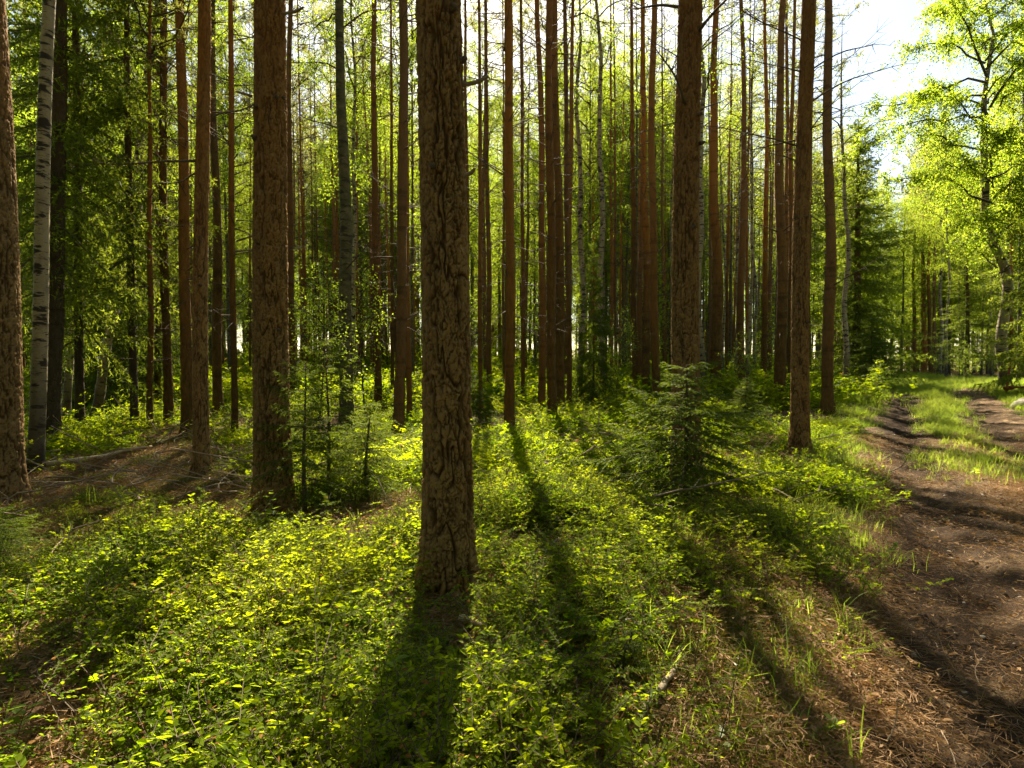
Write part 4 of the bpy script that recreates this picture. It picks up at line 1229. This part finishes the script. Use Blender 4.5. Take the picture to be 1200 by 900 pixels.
# ------------------------------------------------------------------ things lying about
def fallen(name, label, cat, a, b, r0, mat, lift=(.03, .03), twigs=0, bow=.05, seed=1, r1=.45):
    """a stick on the ground from the place seen at a to the place seen at b"""
    A = ground_at(*a); B = ground_at(*b); A[2] += r0 + lift[0]; B[2] += r0 * r1 + lift[1]
    r = np.random.default_rng(seed); t = np.linspace(0, 1, 14)[:, None]
    P = (B - A) * t; L = np.linalg.norm(B - A)
    P = P + np.array([0, 0, 1]) * (np.sin(t * 3.14) * bow * L) + np.cumsum(r.normal(size=(14, 3)) * .008 * L, 0) * np.sin(t * 3.14)
    g = Geo(); tube(g, P, r0 * (1 - (1 - r1) * t[:, 0]) * (1 + .08 * r.normal(size=14)), 9)
    o = thing(name, label, cat, A, data=g.mesh('stick_mesh', [mat], (0,)))
    for i in range(twigs):
        k = r.integers(3, 13); d = norm((B - A) / L * .7 + np.array([r.normal() * .6, r.normal() * .6, abs(r.normal()) * .5 + .1]))
        l = L * r.uniform(.12, .30); tt = np.linspace(0, 1, 6)[:, None]
        g = Geo(); tube(g, d * l * tt + r.normal(size=3) * .12 * l * tt ** 2, r0 * .42 * (1 - .75 * tt[:, 0]), 5)
        q = d * l * .5
        tube(g, np.stack([q, q + norm(d + r.normal(size=3) * .7) * l * .35]), [r0 * .2, r0 * .08], 4)
        c = link('side_twig', g.mesh('side_twig_mesh', [mat], (0,)), o); c.location = P[k]
    return o
fallen('fallen_pole', 'long pale fallen pole lying across the sunny litter of the clearing', 'fallen branch', (46, 552), (178, 527), .042, M['pale_wood'], twigs=0, bow=.01, seed=3)
fallen('fallen_stick', 'thick grey-brown stick lying in the litter right of the central pine', 'fallen branch', (742, 872), (799, 772), .015, M['dead_wood'], twigs=0, bow=.02, seed=4, r1=.8)
fallen('surface_root', 'tan curved root end sticking out right of the central pine foot', 'root', (540, 738), (590, 756), .022, M['pale_wood'], twigs=0, bow=.10, seed=5, r1=.6, lift=(.03, .0))
fallen('dead_branch', 'forked dry branch standing out of the lit bilberries right of the central pine', 'dead branch', (598, 762), (656, 652), .008, M['dead_wood'], twigs=4, bow=.06, seed=6, lift=(.02, .12))
fallen('dead_branch', 'dry grey twig arching over the bilberries below the forked branch', 'dead branch', (585, 820), (640, 800), .006, M['dead_wood'], twigs=3, bow=.10, seed=7, lift=(.05, .1))
fallen('dead_branch', 'bare twig lying in front of the stout scaly pine on its left', 'dead branch', (284, 634), (312, 664), .010, M['dead_wood'], twigs=2, bow=.02, seed=8, lift=(.10, .05))
fallen('dead_branch', 'long dry twig on the dark moss left of the lit bilberries', 'dead branch', (70, 632), (178, 618), .009, M['dead_wood'], twigs=4, bow=.05, seed=9, lift=(.05, .08))
fallen('dead_branch', 'crooked dry twig beside the young spruce at the left border', 'dead branch', (56, 668), (92, 640), .007, M['dead_wood'], twigs=3, bow=.08, seed=10, lift=(.06, .12))
fallen('dead_branch', 'pale forked twig at the bottom border, lower left among the leaves', 'dead branch', (106, 896), (180, 858), .006, M['dead_wood'], twigs=3, bow=.05, seed=11, lift=(.05, .08))
fallen('dead_branch', 'bleached twig in the sunlit litter right of the bushy young spruce', 'dead branch', (905, 588), (960, 574), .009, M['pale_wood'], twigs=4, bow=.05, seed=12, lift=(.03, .08))
fallen('dead_branch', 'thin dark branch lying on the verge below the bushy young spruce', 'dead branch', (885, 724), (940, 733), .006, M['twig'], twigs=2, bow=.03, seed=13, lift=(.03, .03))
fallen('wood_chip', 'pale splinter of wood on the left edge of the track', 'wood chip', (1046, 791), (1067, 812), .007, M['pale_wood'], bow=.0, seed=14, lift=(.02, .02))
fallen('dead_branch', 'grey stick on the litter at the lower border beside the track', 'dead branch', (1005, 879), (1045, 887), .007, M['dead_wood'], twigs=1, bow=.02, seed=15, lift=(.02, .02))
fallen('dead_branch', 'thin twig lying on the sunlit earth of the track', 'dead branch', (1140, 702), (1175, 716), .005, M['twig'], twigs=1, bow=.02, seed=16, lift=(.02, .02))
fallen('dead_branch', 'dry branch tangle left of the clearing behind the pole', 'dead branch', (95, 530), (200, 512), .012, M['dead_wood'], twigs=7, bow=.05, seed=17, lift=(.05, .15))
fallen('dead_branch', 'leaning dry twig in front of the grey-brown pine at the clearing', 'dead branch', (176, 556), (196, 538), .007, M['dead_wood'], twigs=2, bow=.03, seed=18, lift=(.02, .2))

def stone(label, u, v, w, h, seed, loc=None):
    p = ground_at(u, v); R = w / FPX * p[1] / 2
    r = np.random.default_rng(seed); nu, nv = 20, 12
    th = np.arange(nu) / nu * 6.2832; ph = np.linspace(-1.5, 1.5, nv)
    TH, PH = np.meshgrid(th, ph)
    n = 1 + .35 * (fbm(np.cos(TH) * 1.5 + seed, PH * 1.5 + np.sin(TH) * 1.5, 3) - .5) * 2
    v_ = np.stack([R * np.cos(TH) * np.cos(PH) * n, R * .8 * np.sin(TH) * np.cos(PH) * n, R * h * np.sin(PH) * n], -1).reshape(-1, 3)
    i = np.arange(nv - 1)[:, None] * nu; j = np.arange(nu)[None]; j2 = (j + 1) % nu
    q = np.stack([i + j, i + j2, i + nu + j2, i + nu + j], -1).reshape(-1, 4)
    g = Geo(); g.add(v_, q, [(0, k + 1, k) for k in range(1, nu - 1)] + [((nv - 1) * nu, (nv - 1) * nu + k, (nv - 1) * nu + k + 1) for k in range(1, nu - 1)])
    thing('stone', label, 'stone', (p[0], p[1], p[2] + R * h * .35), data=g.mesh('stone_mesh', [M['stone']], (0,)))
stone('pale stone half sunk in the shrubs above the thick grey-brown stick', 741, 742, 34, .75, 3)
stone('grey boulder in the tall grass at the right border of the track', 1199, 478, 26, .6, 8)
stone('small light stone at the left edge of the litter near the bottom border', 805, 880, 14, .6, 5)

def barrier():
    p = ground_at(1182, 463); s = p[1] / FPX
    o = thing('road_barrier', 'weathered red barrier with a slanting post beside the big birch', 'barrier', p)
    g = Geo(); tube(g, [(-2 * s, 0, .0), (-3 * s, 0, 8 * s), (3 * s, .05, 38 * s)], [.03, .03, .025], 8)
    link('post', g.mesh('post_mesh', [M['red_paint']], (0,)), o)
    g = Geo(); tube(g, [(-6 * s, -.05, 8 * s), (3 * s, -.05, 9 * s)], [.075, .07], 10)
    link('foot_block', g.mesh('foot_block_mesh', [M['red_paint']], (0,)), o)
    g = Geo(); tube(g, [(0, -.02, 9 * s), (40 * s, 0, 10 * s), (90 * s, .1, 10 * s)], [.03, .03, .03], 8)
    link('bar', g.mesh('bar_mesh', [M['red_paint']], (0,)), o)
barrier()

# seedlings with broad leaves that stand out singly
def seedling(label, u, v, H, n, leaf, seed):
    r = np.random.default_rng(seed); p = ground_at(u, v)
    o = thing('leafy_seedling', label, 'seedling', p)
    t = np.linspace(-.03, 1, 6); a, b = r.normal(size=2) * .12
    pts = np.stack([a * t ** 2 * H, b * t ** 2 * H, t * H], -1)
    g = Geo(); tube(g, pts, .0025 * (1.1 - .6 * t), 5); link('stem', g.mesh('seedling_stem_mesh', [M['twig']], (0,)), o)
    for i in range(n):
        k = .35 + .65 * (i + 1) / n; q = np.array([a * k * k * H, b * k * k * H, k * H]); an = i * 2.4 + r.random()
        d = np.array([math.cos(an), math.sin(an), r.uniform(-.1, .5)])
        g = Geo(); leaves(g, q[None] * 0, d[None], norm(np.array([[0, 0, 1.]]) + r.normal(size=(1, 3)) * .3), leaf * r.uniform(.8, 1.2), leaf * .6, 0, .2)
        l = link('leaf', g.mesh('seedling_leaf_mesh', [M['sapling_leaf']]), o); l.location = q
for lab, u, v, H, n, lf, sd in (
    ('yellow-green seedling standing over the lower end of the thick stick', 757, 868, .16, 11, .045, 1),
    ('seedling with three upright leaves at the bottom border in the litter', 842, 898, .09, 4, .06, 2),
    ('low seedling with long leaves on the litter left of the track', 970, 868, .07, 7, .06, 3),
    ('round-leaved seedling in front of the stout scaly pine', 322, 640, .42, 12, .06, 4),
    ('bright seedling standing in the dark litter lower left', 205, 806, .14, 9, .045, 5),
    ('broad-leaved seedling in the bottom left corner', 18, 890, .16, 10, .06, 6),
    ('bright seedling at the bottom border, right of the pale forked twig', 190, 892, .14, 10, .055, 7),
    ('seedling standing alone on the middle of the track', 1142, 562, .14, 8, .06, 8),
    ('broad-leaved seedling in the shade below the central pine', 470, 850, .22, 14, .055, 9)):
    seedling(lab, u, v, H, n, lf, sd)

# each of the many deeper trees is told by the gap between two well-marked trees that it shows in
ANCHORS = [(40, 'banded birch'), (112, 'leaning birch'), (198, 'dark-footed pine'), (237, 'grey-brown pine'), (322, 'stout scaly pine'), (406, 'mossy birch'),
           (467, 'straight orange pine'), (525, 'thick central pine'), (597, 'clean straight pine'), (652, 'twin pines'), (707, 'dashed white birch'),
           (770, 'orange pine trio'), (805, 'big pine'), (869, 'bright orange pine'), (937, 'track-side pine'), (1003, 'full-skirted spruce'), (1178, 'big birch')]
WIDE = [(12, 24), (40, 11), (60, 9), (237, 9), (322, 22), (406, 8), (525, 31), (805, 18), (937, 11)]
ORD = 'first second third fourth fifth sixth seventh eighth ninth tenth eleventh twelfth'.split()
def tell_apart():
    gaps = {}
    for o, what in FILLED:
        x, y, z = o.matrix_world.translation if o.parent else o.location
        u = project(x, y, z + 1.5)[0]
        i = sum(1 for a, _ in ANCHORS if a < u)
        if i == 0: gap = 'left of the banded birch'
        elif i == len(ANCHORS): gap = 'right of the big birch'
        else: gap = 'between the %s and the %s' % (ANCHORS[i - 1][1], ANCHORS[i][1])
        hidden = any(abs(u - a) < w for a, w in WIDE)
        gaps.setdefault((what, gap), []).append((u, y, hidden, o))
    for (what, gap), L in gaps.items():
        seen = sorted([t for t in L if not t[2] and t[1] < 40], key=lambda t: t[0])[:12]
        shown = {id(t[3]) for t in seen}
        for k, t in enumerate(seen):
            t[3]['label'] = ('only near %s set back %s' % (what, gap)) if len(seen) == 1 else '%s %s from the left %s' % (ORD[k], what, gap)
            t[3]['group'] = '%ss %s' % (what.replace('spruce', 'spruce').replace('birch', 'birche') if what.endswith('birch') else what, gap)
        for t in L:
            if id(t[3]) not in shown:
                t[3]['label'] = 'farther %s, half hidden, %s' % (what, gap)
                t[3]['group'] = 'farther, half hidden %s trees %s' % (what, gap)
tell_apart()

r_ = np.random.default_rng(77)
cone = []
for s_ in (1, 2, 3):
    g = Geo(); nu, nv = 9, 6
    th = np.arange(nu) / nu * 6.2832; ph = np.linspace(-1.45, 1.45, nv); TH, PH = np.meshgrid(th, ph)
    n = 1 + .3 * np.random.default_rng(s_).normal(size=TH.shape) * .5
    v_ = np.stack([.02 * np.cos(TH) * np.cos(PH) * n, .016 * np.sin(TH) * np.cos(PH) * n, .011 * np.sin(PH) * n], -1).reshape(-1, 3)
    i = np.arange(nv - 1)[:, None] * nu; j = np.arange(nu)[None]; j2 = (j + 1) % nu
    g.add(v_, np.stack([i + j, i + j2, i + nu + j2, i + nu + j], -1).reshape(-1, 4), [(0, k + 1, k) for k in range(1, nu - 1)] + [((nv - 1) * nu, (nv - 1) * nu + k, (nv - 1) * nu + k + 1) for k in range(1, nu - 1)])
    cone.append(g.mesh('pebble_mesh', [M['stone'] if s_ != 2 else M['dead_wood']], (0,)))
pb_ = source('pebble', cone)
y = r_.uniform(1.5, 12, 700); S = r_.uniform(-1.3, 2.3, 700); x = S / .831 + .38 + .67 * y + .10 * np.sin(y * .45)
p, ro, sc = place(x, y, .25, .95, .3, r=r_); p[:, 2] += .008
scatter('track_pebbles', p, ro, sc, r_.integers(0, 3, len(p)), pb_, label='small stones and cones strewn over the track')

# thin grass blades among the bilberries
x, y = rnd_pts(900, 1.4, 12, .9); s = track_s(x, y)
kp = (s < -.7) & (rng.random(len(x)) < .25 + .75 * smooth(.5, .65, fbm(x * 1.1 + 60, y * 1.1 + 8, 2)))
p, r_, sc = place(x[kp], y[kp], .6, 1.25, .2)
scatter('forest_grass', p, r_, sc, rng.choice(4, len(p), p=[.25, .25, .25, .25]), gr, label='thin grass blades among the bilberry shrubs')

# dead wood farther in
x, y = rnd_pts(420, 5.5, 30, .9); s = track_s(x, y); kp = (s < -1.2) | (s > 3.2)
p, r_, sc = place(x[kp], y[kp], 1.6, 4.0, .06); p[:, 2] += .05
scatter('fallen_deadwood', p, r_, sc, rng.integers(0, 3, len(p)), tw, label='grey fallen branches scattered through the undergrowth')
